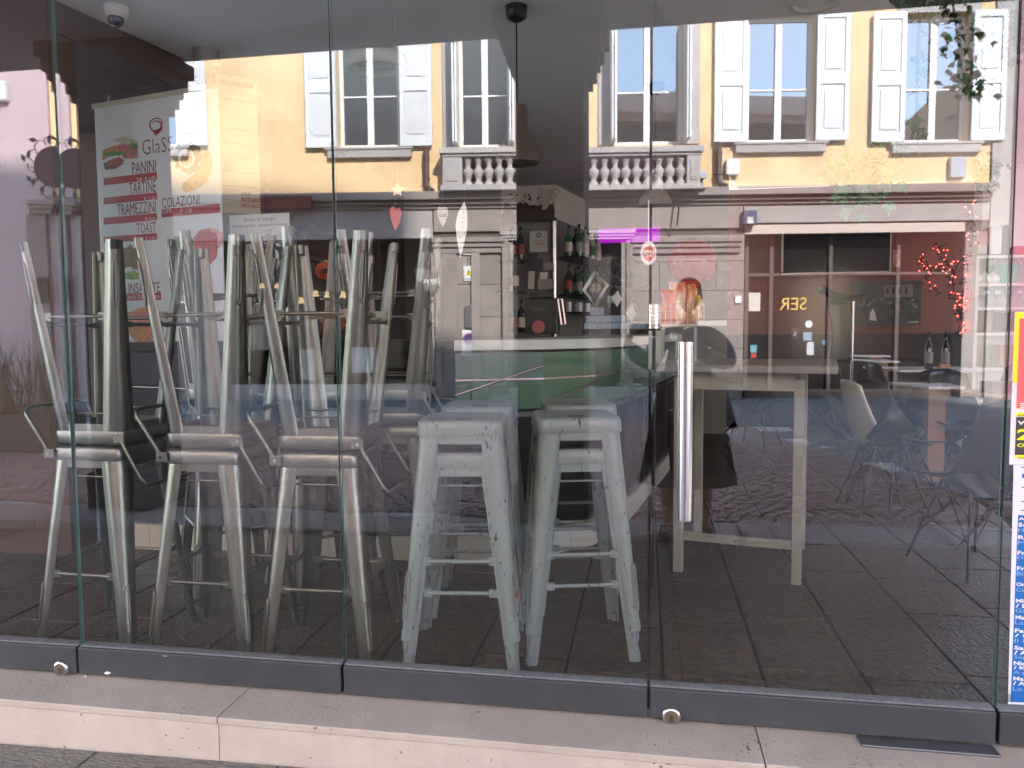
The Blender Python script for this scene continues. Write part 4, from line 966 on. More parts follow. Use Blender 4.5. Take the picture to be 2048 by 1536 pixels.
# ------------------------------------------------------------------ ceiling fittings
def pendant(px, ytop, yrim, rr, P, label, colm):
    y = P-2.32; r_ = at(px, yrim, y); t = at(px, ytop, y); s_ = (at(px+rr, yrim, y)-r_).length
    e = empty('pendant_lamp', (r_.x, r_.y, 2.9)); tag(e, label, 'pendant lamp', 'bell shaped pendant lamps'); H = t.z-r_.z
    m = MB(Matrix.Translation((r_.x, r_.y, r_.z)))
    prof = [(s_, 0), (s_*.99, H*.08), (s_*.9, H*.22), (s_*.72, H*.38), (s_*.52, H*.50), (s_*.46, H*.58), (s_*.45, H*.97), (s_*.40, H), (0, H)]
    m.lathe(prof, n=32); m.lathe([(r*.96, z-.004) for r, z in prof[:6]], n=32, cap=False); m.build('lamp_shade', colm, e)
    m = MB(); m.tube([(r_.x, r_.y, t.z), (r_.x, r_.y, 2.86)], .004, 6); m.build('cord', M_blackm, e)
    m = MB(Matrix.Translation((r_.x, r_.y, 2.9))); m.lathe([(.03, -.075), (.052, -.06), (.058, -.03), (.058, -.001)], n=20); m.build('ceiling_rose', M_blackm, e)
    m = MB(Matrix.Translation((r_.x, r_.y, r_.z+H*.2))); m.lathe([(0, -.03), (.02, -.015), (.022, .01), (.012, .04)], n=12); m.build('bulb', M_white, e)
pendant(1035, 212, 326, 43, 4.15, 'brown grey bell pendant lamp hanging in front of the grey ceiling', mat('lamp_taupe', c8(96,84,76), .4, spec=.5))
pendant(1310, 350, 411, 34, 5.6, 'pale bell pendant lamp hanging by the magenta light', mat('lamp_pale', c8(170,158,150), .4))
def ring_lamp(px, py, rad, label):
    p = gr(px, py, 2.86); m = MB(Matrix.Translation((p.x, p.y, 2.86)))
    e = empty('ring_ceiling_lamp', (p.x, p.y, 2.9)); tag(e, label, 'ceiling lamp')
    m.lathe([(rad*.72, .0), (rad*.74, -.035), (rad*.95, -.035), (rad, 0), (rad, .039), (rad*.72, .039), (rad*.72, 0)], n=40, cap=False); m.build('lamp_ring', mat('ring_cream', c8(214,208,186), .4), e)
    m = MB(Matrix.Translation((p.x, p.y, 2.87))); m.lathe([(rad*.7, 0), (rad*.7, .025)], n=32); m.build('lamp_plate', M_ceil, e)
ring_lamp(752, 128, .19, 'cream ring shaped ceiling lamp left of the middle'); ring_lamp(1630, -6, .13, 'ring shaped ceiling lamp cut by the top edge on the right')
p = gr(232, 14, 2.9); e = empty('dome_camera', (p.x, p.y, 2.9)); tag(e, 'white dome security camera on the ceiling near the brown wall', 'security camera')
m = MB(Matrix.Translation((p.x, p.y, 2.9))); m.lathe([(.062, -.001), (.060, -.03), (.050, -.055), (.04, -.06)], n=24); m.build('housing', M_white, e)
m = MB(Matrix.Translation((p.x, p.y-.006, 2.845))); m.lathe([(.040, 0), (.040, -.012), (.034, -.034), (.018, -.048), (0, -.052)], n=24); m.build('lens_dome', mat('lens_dark', c8(30,34,38), .08, spec=.9), e)
y = 2.1; a = at(413, 72, y); b = at(413, 134, y); m = MB(Matrix.Translation((b.x, b.y, b.z))); m.lathe([(.078, 0), (.078, a.z-b.z-.015)], n=24)
e = empty('ceiling_spot', (a.x, a.y, 2.9)); tag(e, 'grey cylinder spotlight with a white rim hanging above the menu banner', 'spotlight'); m.build('cylinder', mat('spot_grey', c8(134,134,130), .45), e)
m = MB(Matrix.Translation((b.x, b.y, a.z-.015))); m.lathe([(.082, 0), (.082, .02), (.03, .03)], n=24); m.build('rim', M_white, e)
m = MB(); m.tube([(a.x, a.y, a.z), (a.x, a.y, 2.9)], .012, 8); m.build('stem', M_white, e)
# ------------------------------------------------------------------ stools
M_gal = mat('galvanised', c8(130,126,119), .36, metal=1, var=.08, scale=3, bump=.15, bscale=8, stretch=(6, 6, .7))
M_gals = mat('galvanised_seat', c8(134,131,126), .36, metal=1, var=.02, scale=5)
M_sage = bpy.data.materials.new('sage_paint'); M_sage.use_nodes = True
_n = M_sage.node_tree.nodes; _l = M_sage.node_tree.links; _p = _n['Principled BSDF']; _p.inputs['Roughness'].default_value = .36
_tc = _n.new('ShaderNodeTexCoord'); _oi = _n.new('ShaderNodeObjectInfo'); _va = _n.new('ShaderNodeVectorMath'); _va.operation = 'ADD'; _l.new(_tc.outputs['Object'], _va.inputs[0]); _l.new(_oi.outputs['Random'], _va.inputs[1])
_w = _n.new('ShaderNodeTexNoise'); _w.inputs['Scale'].default_value = 95; _w.inputs['Detail'].default_value = 3; _mp = _n.new('ShaderNodeMapping'); _mp.inputs['Scale'].default_value = (1.0, 1, .35); _mp.inputs['Rotation'].default_value = (.5, .4, .3)
_l.new(_va.outputs[0], _mp.inputs[0]); _l.new(_mp.outputs[0], _w.inputs['Vector'])
_w2 = _n.new('ShaderNodeTexNoise'); _w2.inputs['Scale'].default_value = 5; _l.new(_va.outputs[0], _w2.inputs['Vector'])
_mu = _n.new('ShaderNodeMath'); _mu.operation = 'MULTIPLY_ADD'; _mu.inputs[1].default_value = .25; _l.new(_w2.outputs[0], _mu.inputs[0]); _l.new(_w.outputs[0], _mu.inputs[2])
_cr = _n.new('ShaderNodeValToRGB'); _cr.color_ramp.elements[0].position = .782; _cr.color_ramp.elements[0].color = c8(134,142,142); _cr.color_ramp.elements[1].position = .797; _cr.color_ramp.elements[1].color = c8(60,62,58)
_l.new(_mu.outputs[0], _cr.inputs[0]); _l.new(_cr.outputs[0], _p.inputs['Base Color'])

def rsq(h, r, z, n=5):
    """rounded square outline of half width h, corner radius r"""
    out = []
    for cx, cy, t0 in ((h-r, h-r, 0), (-h+r, h-r, 90), (-h+r, -h+r, 180), (h-r, -h+r, 270)):
        for j in range(n+1):
            t = R(t0+90*j/n); out.append(Vector((cx+r*math.cos(t), cy+r*math.sin(t), z)))
    return out
SH = .76
def seat_mesh():
    m = MB(); rings = [rsq(.150, .035, SH-.055), rsq(.152, .036, SH-.05), rsq(.150, .036, SH-.014), rsq(.146, .036, SH-.004), rsq(.138, .036, SH), rsq(.125, .036, SH-.002), rsq(.112, .036, SH-.009), rsq(.06, .02, SH-.011)]
    # hand hole: the innermost ring closes on a slot
    slot = [Vector((max(-.028, min(.028, p.x)), max(-.009, min(.009, p.y*.3)), SH-.011)) for p in rsq(.06, .02, 0)]
    rings.append(slot); rings.append([p+Vector((0, 0, -.012)) for p in slot])
    vs = [p for r_ in rings for p in r_]; n = len(rings[0])
    m.add(vs, [(i*n+j, i*n+(j+1) % n, (i+1)*n+(j+1) % n, (i+1)*n+j) for i in range(len(rings)-1) for j in range(n)], True)
    m.prism([(-.10, -.10, SH-.03), (.10, -.10, SH-.03), (.10, .10, SH-.03), (-.10, .10, SH-.03)], (0, 0, .003))
    return m
def leg_mesh(sx, sy):
    m = MB(); N = 12; rings = []
    for i in range(N+1):
        t = i/N; z = (SH-.052)*(1-t)+.0
        h = .148+(.205-.148)*t; wd = .077-.037*t; r_ = min(.034*(1-t)+.012, wd*.6); th = .004
        pts = [(h-wd, h)]+[(h-r_+r_*math.sin(R(a)), h-r_+r_*math.cos(R(a))) for a in (0, 22, 45, 68, 90)]+[(h, h-wd)]
        inn = [(h-wd, h-th)]+[(h-r_+(r_-th)*math.sin(R(a)), h-r_+(r_-th)*math.cos(R(a))) for a in (0, 22, 45, 68, 90)]+[(h-th, h-wd)]
        rings.append([(x*sx, y*sy, z) for x, y in pts+inn[::-1]])
    n = len(rings[0]); vs = [p for r_ in rings for p in r_]
    m.add(vs, [(i*n+j, i*n+(j+1) % n, (i+1)*n+(j+1) % n, (i+1)*n+j) for i in range(N) for j in range(n)], True)
    m.add(rings[0], [list(range(n))]); m.add(rings[-1], [list(range(n))])
    return m
def build_stool(name, mt, mseat, back):
    e = empty(name)
    seat_mesh().build('seat', mseat, e)
    m = MB(); m.box(-.027, .027, -.009, .009, SH-.0112, SH-.0104); m.build('hand_hole_shade', M_black, e)  # black plate put in as the darkness inside the hand hole
    for sx in (-1, 1):
        for sy in (-1, 1):
            l = leg_mesh(sx, sy).build('leg', mt, e)
            # pressed groove near the foot, on the rounded corner
            hh = lambda z: .205-(.057)*(z/(SH-.052))
            pts = []
            for j in range(17):
                t = j/16*2*math.pi; z = .155+.085*math.copysign(abs(math.sin(t))**.35, math.sin(t)) if abs(math.sin(t)) > 1e-6 else .155
                off = .0095*math.cos(t); h = hh(z)-.0045
                pts.append((sx*(h+off*.7), sy*(h-off*.7), z))
            m = MB(); m.tube(pts[:-1], .0032, 6, close=True); m.build('pressed_groove', mt, l)
            m = MB(); h0, h1 = hh(.0)-.013, hh(.03)-.013; m.tube([(sx*h0, sy*h0, .0), (sx*h1, sy*h1, .035)], .0155, 10); m.build('foot_cap', mt, l)
    for ax_, s_ in (('x', -1), ('x', 1), ('y', -1), ('y', 1)):
        z = .275 if ax_ == 'x' else .305; h = .205-.057*(z/(SH-.052))-.004; w_ = h-.034
        P_ = (lambda a, o_: (a, s_*(h-.001)+0*o_, z)) if ax_ == 'x' else (lambda a, o_: (s_*(h-.001), a, z))
        m = MB(); m.tube([P_(-w_+.03, 0), P_(w_-.03, 0)], .0072, 8)
        for q in (-1, 1):
            a0, a1 = q*(w_-.045), q*(w_+.012)
            p0, p1 = P_(a0, 0), P_(a1, 0)
            if ax_ == 'x': m.box(p0[0], p1[0], p0[1]-.003, p0[1]+.003, z-.014, z+.014)
            else: m.box(p0[0]-.003, p0[0]+.003, p0[1], p1[1], z-.011, z+.011)
        m.build('footrest', mt, e)
        # apron under the seat
        m = MB(); zz = SH-.052; hh_ = .147
        if ax_ == 'x': m.box(-.074, .074, s_*hh_-.002, s_*hh_+.002, zz-.03, zz)
        else: m.box(s_*hh_-.002, s_*hh_+.002, -.074, .074, zz-.03, zz)
        m.build('apron', mt, e)
        if ax_ == 'x':
            m = MB(); m.tube([(-.15, s_*.12, SH-.12), (.15, s_*.12, SH-.12)], .004, 6); m.build('stretcher', mt, e)
    if back:
        pts = [(-.150, -.152, SH-.03), (-.175, -.156, SH+.015), (-.235, -.160, SH+.115), (-.247, -.150, SH+.138), (-.25, -.12, SH+.145), (-.25, .12, SH+.145), (-.247, .150, SH+.138), (-.235, .160, SH+.115), (-.175, .156, SH+.015), (-.150, .152, SH-.03)]
        m = MB(); m.tube(pts, .0075, 10); b = m.build('low_backrest', mt, e)
        for s_ in (-1, 1):
            m = MB(); m.box(-.168, -.125, s_*.157-.003, s_*.157+.003, SH-.048, SH-.012); m.build('hinge_plate', mt, b, bevel=.0025)
            m = MB(); m.tube([(-.148, s_*.157, SH-.03), (-.148, s_*.164, SH-.03)], .006, 8); m.build('rivet', M_steelb, b)
    return e
def drop_tree(root):
    out = [root]
    for k_ in CH[root.name]: out += [k_]
    return out
_allk = lambda o: [k_ for k_ in C.objects if k_.parent is o]
def dup(o, parent=None):
    c = o.copy(); C.objects.link(c)
    if parent is not None: c.parent = parent
    for k_ in _allk(o): dup(k_, c)
    return c
pr_steel = build_stool('bar_stool', M_gal, M_gals, True)
pr_steel_dup = dup
protos = {}
rdn = random.Random(3)
used = {}
def put(proto, x, y, z=0, rot=0, flip=False, label='', group='', cat='bar stool', tilt=0):
    first = proto.name not in used
    if first: used[proto.name] = 1; o = proto
    else: o = dup(proto)
    if flip: o.rotation_euler = (0, math.pi, R(rot)); o.location = (x, y, z)
    else: o.rotation_euler = (0, 0, R(rot)); o.location = (x, y, z)
    tag(o, label, cat, group); return o
# order: copies are taken from a pristine prototype, so place copies first and the prototype last
def foot(px0, py0, px1, py1):
    a = gr(px0, py0); b = gr(px1, py1); d = (b-a).normalized(); c = (a+b)/2+Vector((-d.y, d.x, 0))*.19; return c.x, c.y, math.degrees(math.atan2(d.y, d.x))
A = foot(86, 1287, 256, 1302); B = foot(295, 1308, 508, 1324); D = foot(526, 1330, 744, 1342)
GS = 'galvanised steel bar stools with low backrests'
jobs = []
for (c_, nm, r_) in ((A, 'leftmost of the three front ones', 3), (B, 'middle of the three front ones', 1), (D, 'rightmost of the three front ones', 0)):
    jobs.append((c_[0], c_[1], 0, c_[2], False, 'steel bar stool standing upright by the glass, '+nm))
    jobs.append((c_[0]+.005, c_[1]+.01, 2*SH+.001, -c_[2]+r_*0, True, 'steel bar stool upside down by the glass, '+nm))
r2 = []
for (x, y, rot, nm, kk) in ((-1.96, 1.02, 42, 'leftmost', 2), (-1.49, 1.0, 46, 'middle', 2), (-1.15, 1.10, 8, 'rightmost', 2)):
    jobs.append((x, y, 0, rot, False, 'steel bar stool upright in the second row, under the %s upturned pile' % nm))
    for k in range(kk):
        jobs.append((x, y, 2*SH+.001+.105*k, -rot, True, ['lowest', 'topmost'][k]+' upturned steel stool of the %s pile in the second row' % nm))
for j in jobs[1:]:
    o = dup(pr_steel); o.location = (j[0], j[1], j[2]); o.rotation_euler = (0, math.pi if j[4] else 0, R(j[3] if not j[4] else j[3])); tag(o, j[5], 'bar stool', GS)
    if j[4] and 'leftmost of the three' in j[5]:
        for l_ in [k_ for k_ in _allk(o) if k_.name.startswith('leg')][:3]:
            for c_ in _allk(l_):
                if c_.name.startswith('foot_cap'):
                    c_.data = c_.data.copy(); c_.data.materials[0] = mat('rubber_black', c8(26,26,28), .6)
    if j[4]: o.rotation_euler = (Matrix.Rotation(R(-j[3]), 3, 'Z') @ Matrix.Rotation(math.pi, 3, 'Y')).to_euler()
j = jobs[0]; pr_steel.location = (j[0], j[1], j[2]); pr_steel.rotation_euler = (0, 0, R(j[3])); tag(pr_steel, j[5], 'bar stool', GS)
pr_sage = build_stool('bar_stool', M_sage, M_sage, False)
G1 = foot(812, 1342, 1033, 1345); G2 = foot(1062, 1328, 1270, 1320)
jobs = []
for (c_, nm) in ((G1, 'left front pair'), (G2, 'right front pair')):
    for k in range(2): jobs.append((c_[0], c_[1], .112*k, c_[2], ['bottom', 'top'][k]+' sage green stool of the %s by the glass' % nm))
for (x, y, rot, nm) in ((G1[0]-.05, G1[1]+.50, 6, 'pair behind the left front pair'), (G2[0]-.03, G2[1]+.47, 12, 'pair behind the right front pair')):
    for k in range(2): jobs.append((x, y, .112*k, rot, ['bottom', 'top'][k]+' sage green stool of the %s' % nm))
for j in jobs[1:]:
    o = dup(pr_sage); o.location = j[:3]; o.rotation_euler = (0, 0, R(j[3])); tag(o, j[4], 'bar stool', 'sage green stacking bar stools')
    ch = _allk(o)
    if j is jobs[1]:
        M_rust = mat('rust', c8(112,62,46), .8, var=.4, scale=40)
        for (px, py, s1, s2) in ((815, 1200, .016, .042), (1032, 1194, .007, .03), (1040, 1165, .003, .05)):
            q = at(px, py, j[1]-.205); q.y = j[1]-.2075 if px < 900 else j[1]-.185
            m = MB(); n = 11; m.prism([(q.x+s1*math.cos(t)*random.uniform(.6, 1.1), q.y, q.z+s2*.5*math.sin(t)*random.uniform(.6, 1.1)) for t in [2*math.pi*i/n for i in range(n)]], (0, .012, 0))
            ro = m.build('rust_patch', M_rust); ro.parent = o; ro.matrix_parent_inverse = Matrix.Identity(4)
            mw = Matrix.Translation(o.location) @ o.rotation_euler.to_matrix().to_4x4(); ro.matrix_basis = mw.inverted()
j = jobs[0]; pr_sage.location = j[:3]; pr_sage.rotation_euler = (0, 0, R(j[3])); tag(pr_sage, j[4], 'bar stool', 'sage green stacking bar stools')

# ------------------------------------------------------------------ high white table by the door
M_tbl = mat('table_white', c8(146,142,134), .45, var=.05, scale=9)
ht_ = empty('high_table', (.45, 1.7, 0)); tag(ht_, 'tall pale wooden table with square legs and a low stretcher, inside by the door', 'table')
fl_ = gr(1356, 1142); fr_ = gr(1592, 1168); d = (fr_-fl_); d.z = 0; L = d.length; d.normalize(); pn = Vector((-d.y, d.x, 0))
TZ = at(1590, 745, fr_.y).z
M4 = Matrix(((d.x, pn.x, 0, fl_.x), (d.y, pn.y, 0, fl_.y), (0, 0, 1, 0), (0, 0, 0, 1)))
LD = .62
for (a, b) in ((0, 0), (L, 0), (0, LD), (L, LD)):
    m = MB(M4); m.box(a-.022, a+.022, b-.02, b+.024, 0, TZ-.03); m.build('leg', M_tbl, ht_, bevel=.003)
m = MB(M4); m.box(-.12, L+.16, -.1, LD+.12, TZ-.0, TZ+.035); m.build('table_top', mat('table_top_grey', c8(140,134,128), .3), ht_, bevel=.004)
m = MB(M4); m.box(.023, L-.023, -.015, .012, TZ-.085, TZ-.003); m.box(.023, L-.023, LD-.01, LD+.014, TZ-.085, TZ-.003); m.build('apron', M_tbl, ht_)
m = MB(M4); m.box(.023, L-.023, -.012, .012, .16, .20); m.build('stretcher', M_tbl, ht_, bevel=.003)
for q in (.3, .33): 
    m = MB(M4); m.tube([(L*.5+q-.3, -.0125, .18), (L*.5+q-.3, -.016, .18)], .005, 8); m.build('screw', M_steel, ht_)
# waste bin
p = gr(1366, 985); e = empty('waste_bin', p); tag(e, 'tapered grey waste bin standing behind the pull handle', 'bin')
r1 = .118; hh = .60
m = MB(Matrix.Translation(p)); m.lathe([(r1*.72, 0), (r1, hh), (r1-.006, hh), (r1*.72-.006, .01)], n=24, cap=False); m.build('bin_wall', mat('bin_taupe', c8(120,112,100), .5), e)
m = MB(Matrix.Translation(p)); m.lathe([(r1*.71, .002), (r1*.71, .01)], n=24); m.build('bin_bottom', M_dark, e)

# ------------------------------------------------------------------ snack display on the table
yd = 1.75; SFr = Fr(at(1360, 640, yd), R(-2))
sd = empty('snack_stand', SFr.W(0, 0, TZ+.035)); tag(sd, 'clear acrylic snack stand with a wire basket on the high table', 'snack stand')
M_acr = glass_mat('acrylic', .08, tint=(.95, .96, .95, 1))
def zpx(y_): return SFr.pix(1360, y_)[1]
ob_on(SFr, mat('stand_cream', c8(190,180,160), .4), 'stand_base', 1300, 1412, 735, 741, -.3, .0, sd); 
for (x0, x1, y0, y1) in ((1318, 1410, 652, 655), (1300, 1330, 655, 735)): pass
ob_on(SFr, M_acr, 'acrylic_panel', 1322, 1412, 655, 734, .0, .004, sd); ob_on(SFr, mat('stand_side', c8(190,192,180), .3), 'side_panel', 1297, 1329, 656, 738, -.01, .0, sd)
ob_on(SFr, mat('stand_shelf', c8(226,214,190), .4), 'shelf', 1312, 1412, 648, 653, -.25, .01, sd); ob_on(SFr, M_white, 'upper_post', 1388, 1394, 655, 735, -.02, .0, sd); ob_on(SFr, mat('stand_shelf', c8(226,214,190), .4), 'lower_shelf', 1330, 1400, 722, 726, -.2, -.002, sd)
m = MB()
for yy in (640, 622, 608):
    q = [SFr.W(SFr.pix(x, yy, n_)[0], n_, zpx(yy)) for x, n_ in ((1318, .02), (1408, .02), (1408, -.2), (1318, -.2))]; m.tube(q, .0022, 5, close=True)
for x in range(1320, 1409, 11): m.tube([SFr.W(SFr.pix(x, 630, .02)[0], .02, zpx(648)), SFr.W(SFr.pix(x, 630, .02)[0], .02, zpx(608))], .0016, 5)
m.build('wire_basket', mat('wire_warm', c8(220,190,170), .3, metal=.8), sd, kind='stuff')
CR = [((1322, 1352, 578, 647), (214,40,14), (240,96,30), 'dark red snack bag, leftmost in the wire basket'), ((1338, 1372, 562, 645), (250,240,214), (244,90,26), 'white and orange snack bag in the middle of the wire basket'), ((1372, 1394, 560, 646), (250,236,200), (240,130,50), 'cream snack bag with an orange foot in the wire basket'), ((1393, 1404, 590, 640), (228,164,40), (226,190,90), 'small yellow snack bag, rightmost in the wire basket')]
for i, ((x0, x1, y0, y1), c1, c2, lab) in enumerate(CR):
    a0 = SFr.pix(x0, 600)[0]; a1 = SFr.pix(x1, 600)[0]; z0, z1 = zpx(y1), zpx(y0)
    m = MB()
    def fn(u_, v_, s_=1): 
        w_ = (a1-a0); puff = .03*math.sin(math.pi*u_)**.6*math.sin(math.pi*min(1, max(0, v_)))**.5*(1+.25*math.sin(9*u_+7*v_+i))
        return SFr.W(a0+w_*u_+.004*math.sin(11*v_), -.06-.02*i % .05+s_*puff, z0+(z1-z0)*v_)
    m.grid(lambda u_, v_: fn(u_, v_, 1), 10, 12); m.grid(lambda u_, v_: fn(1-u_, v_, -1), 10, 12)
    o = m.build('snack_bag', mat('bag%d' % i, c8(*c1), .28, scale=9, col2=c8(*c2), spec=.6)); tag(o, lab, 'snack bag', 'snack bags in the wire basket')
# balloon
p = at(1385, 528, 1.9); m = MB(Matrix.Translation(p)); s_ = 46/1536*4.3
m.lathe([(0, -s_*1.05)]+[(s_*math.cos(t)*(1 if t > 0 else 1-.12*(-t)), s_*math.sin(t)*1.05) for t in [R(-85+10*k) for k in range(18)]]+[(0, s_*1.05)], n=28)
e = empty('balloon', p); tag(e, 'translucent pinkish red balloon above the snack bags', 'balloon'); m.build('balloon_skin', glass_mat('balloon_red', .06, tint=(.93, .45, .47, 1), dif=(.75, .25, .25, 1), df_=.22), e)
m = MB(); m.tube([p-Vector((0, 0, s_*1.05)), p-Vector((.01, .0, s_*1.5)), p-Vector((-.01, 0, s_*2))], .002, 5); m.build('ribbon', M_white, e)
# white shelf ledge at its right
o = ob_on(SFr, M_white, 'ledge', 1396, 1453, 641, 652, -.25, .03, None, bevel=.003); tag(o, 'short white ledge sticking out right of the snack stand', 'ledge')
# napkin holder
p = at(1308, 657, 1.2); m = MB(Matrix.Translation(p))
e = empty('steel_tumbler_stack', p); tag(e, 'ribbed steel canister beside the door joint at counter height', 'canister')
hz = at(1308, 608, 1.2).z-p.z; m.lathe([(.024, 0), (.024, hz)], n=20); m.build('canister', M_steelb, e)
for k in range(6): m = MB(Matrix.Translation(p+Vector((0, 0, .012+k*hz/6)))); m.lathe([(.0245, 0), (.0258, .003), (.0245, .006)], n=20, cap=False); m.build('rib', M_steel, e)
m = MB(); m.lathe([(.03, -.01), (.03, 0)], p.x, p.y, p.z, n=20); m.tube([(p.x, p.y, TZ*.0+.0), (p.x, p.y, p.z-.01)], .008, 8); m.build('pedestal', M_blackm, e)

# pizza sign near the seam
PFr = Fr(at(1297, 505, .1), 0)
o = ob_on(PFr, M_plw, 'sign_back', 1296, 1298, 400, 484, -.001, .0); tag(o, 'thin white cord holding the oval pizza sign', 'cord')
pz_ = blob(PFr, disc_pts(1297, 506, 16, 24, 28), .0, mat('pizza_white', c8(232,226,226), .4), None, 'pizza_sign'); tag(pz_, 'oval white and red pizza sign hanging at the door joint', 'sign')
blob(PFr, disc_pts(1298, 507, 12, 15, 28), .001, mat('pizza_red', c8(214,88,74), .4), pz_, 'red_disc'); fit_text(PFr, 'PIZZA', 1288, 1309, 501, 513, .002, M_wtx, pz_, bold=.02)
# dark bottles with diamond labels on the riser
for i, (px, y0, y1) in enumerate(((1228, 566, 614), (1265, 600, 640))):
    b_ = at(px, y1, 2.05); t_ = at(px, y0, 2.05)
    o = bottle('syrup_bottle', b_, t_.z-b_.z, .036, BG[1] if i == 0 else BG[3], LM[3], seg=14); tag(o, ['dark round bottle with a white diamond label on the cake boxes', 'small pale bottle with a diamond label near the door joint'][i], 'bottle')
    DFr = Fr((b_.x, b_.y-.045, 0), 0); px2 = px+6 if i == 0 else px-2; py2 = (y0+y1)/2+10
    dl = blob(DFr, [(px2-12, py2-4), (px2+2, py2-19), (px2+10, py2-2), (px2, py2+14)], .0, M_plw, None, 'diamond_label'); dl.parent = o; dl.location = -b_
    fit_text(DFr, 'No.1', px2-6, px2+5, py2-6, py2, .001, M_blk, dl) if False else None
# white diamond ornament
m = MB(); q = [at(x, y, 1.95) for x, y in ((1190, 545), (1214, 570), (1190, 612), (1168, 580))]
oD = empty('diamond_ornament', at(1190, 580, 1.95)); tag(oD, 'open white diamond shaped wire ornament above the cake boxes', 'ornament')
m.tube(q, .013, 4, close=True); m.build('diamond_frame', mat('ornament_white', c8(240,238,232), .3), oD)
m = MB(); m.tube([at(x, y, 1.96) for x, y in ((1190, 556), (1206, 574), (1190, 602), (1177, 580))], .006, 4, close=True); m.build('diamond_frame', mat('mirror_bit', c8(120,130,110), .1, metal=1), oD)
# hanging paper leaf, hearts, star
HF = Fr(at(900, 450, .35), 0)
lf = blob(HF, [(929, 403), (934, 420), (935, 450), (930, 480), (921, 517), (914, 480), (911, 450), (916, 425)], 0, mat('paper_white', c8(246,246,246), .6, emit=c8(255,255,255), estr=.0), None, 'paper_leaf')
tag(lf, 'bright white pointed paper leaf hanging in front of the stone pier', 'ornament')
for k in range(8): blob(HF, disc_pts(random.uniform(919, 930), 425+k*10, 1, 1.4, 6), .001, M_gtx, lf, 'leaf_speck')
ht2 = blob(HF, [(885, 454), (877, 436), (874, 421), (878, 413), (884, 416), (889, 413), (895, 417), (896, 430), (891, 444)], 0, mat('heart_wood', c8(206,198,188), .6), None, 'heart_ornament'); tag(ht2, 'pale wooden heart lettered Glass, hanging left of the white paper leaf', 'ornament')
fit_text(HF, 'Glass', 878, 893, 424, 434, .001, M_blk, ht2)
hr = blob(HF, [(790, 462), (782, 440), (779, 418), (786, 412), (792, 420), (798, 414), (804, 424), (799, 446)], 0, mat('heart_red', c8(206,96,92), .5), None, 'heart_ornament'); tag(hr, 'faded red heart ornament hanging below the pale star', 'ornament')
stp = blob(HF, [(795+(14 if k % 2 == 0 else 8)*math.sin(k*math.pi/5), 380-(14 if k % 2 == 0 else 8)*math.cos(k*math.pi/5)) for k in range(10)], 0, mat('star_cream', c8(232,214,180), .6), None, 'star_ornament'); tag(stp, 'small cream star ornament hanging over the yellow wall reflection', 'ornament')
for (px, y0, y1, o_) in ((795, 200, 366, stp), (791, 394, 420, hr), (886, 300, 416, ht2), (929, 300, 404, lf)):
    m = MB(); a_ = at(px, y1, .35); m.tube([a_, Vector((a_.x, a_.y, 2.9 if y0 < 350 and px != 791 else at(px, y0, .35).z))], .0003, 3); m.build('thread', M_white, o_)
# cellophane and orange bow
def cello(name, c, sx_, sz_, seed, label):
    rr_ = random.Random(seed); n = 9; hgt = {}
    for i in range(n+1):
        for j in range(n+1): hgt[i, j] = rr_.uniform(-.05, .05)
    m = MB(); cf = lambda u_, v_: (c[0]+(u_-.5)*sx_+.02*math.sin(v_*17+seed), c[1]+hgt[round(u_*n), round(v_*n)], c[2]+(v_-.5)*sz_*(1-.5*abs(u_-.5))+.02*math.sin(u_*13))
    m.grid(cf, n, n, False); o = m.build(name, MATS['cellophane']); tag(o, label, 'wrapping'); return o
glass_mat('cellophane', .05, tint=(.98, .98, .98, 1))
cello('cellophane_wrap', at(600, 500, 1.45), .42, .26, 5, 'crumpled clear cellophane over the middle upturned stools')
cello('cellophane_wrap', at(1250, 545, 1.9), .30, .22, 9, 'crumpled clear cellophane between the diamond ornament and the pizza sign')
cello('cellophane_wrap', at(1400, 580, 2.0), .34, .34, 11, 'crumpled clear cellophane around the snack bags')
p = at(650, 542, 1.5); e = empty('orange_bow', p); tag(e, 'round orange paper ribbon bow shining through the cellophane', 'bow')
for k in range(16):
    a_ = random.uniform(0, 3.14); b_ = random.uniform(0, 3.14); ex = Vector((math.cos(a_), math.sin(a_)*math.cos(b_), math.sin(a_)*math.sin(b_))); ey = ex.cross(Vector((.3, .5, .8))).normalized()
    m = MB(); m.tube([p+(ex*math.cos(t)+ey*math.sin(t))*.045*(1+.1*math.sin(3*t+k)) for t in [2*math.pi*j/12 for j in range(12)]], .003, 4, close=True); m.build('ribbon_loop', mat('ribbon_orange', c8(222,110,60), .4), e)
# ------------------------------------------------------------------ right hand room: pictures, lights, shelf
WF = Fr((at(1700, 600, 7.27).x, 7.27, 0), 0)
tv = empty('wall_screen', WF.W(0, 0, 1.6)); tag(tv, 'wide dark framed screen on the terracotta wall', 'screen')
ob_on(WF, mat('screen_black', c8(16,16,18), .5, spec=.2), 'screen_glass', 1567, 1780, 467, 544, .0, .04, tv); 
for (x0, x1, y0, y1) in ((1564, 1783, 544, 547), (1564, 1567, 466, 544), (1780, 1783, 466, 544)): ob_on(WF, mat('screen_trim', c8(190,176,164), .4), 'trim', x0, x1, y0, y1, .0, .05, tv)
po = ob_on(WF, mat('poster_green', c8(14,34,34), .5, scale=7, col2=c8(60,84,76), detail=9), 'garden_poster', 1706, 1842, 562, 650, .01, .03); tag(po, 'dark green framed photo poster of a villa garden with a coffee brand name', 'poster')
blob(WF, [(1739, 640), (1740, 626), (1746, 616), (1751, 628), (1753, 642)], .031, mat('dress_white', c8(214,216,206), .6), po, 'figure_print'); ob_on(WF, mat('villa_print', c8(104,112,112), .6), 'villa_print', 1768, 1826, 570, 594, .0305, .031, po)
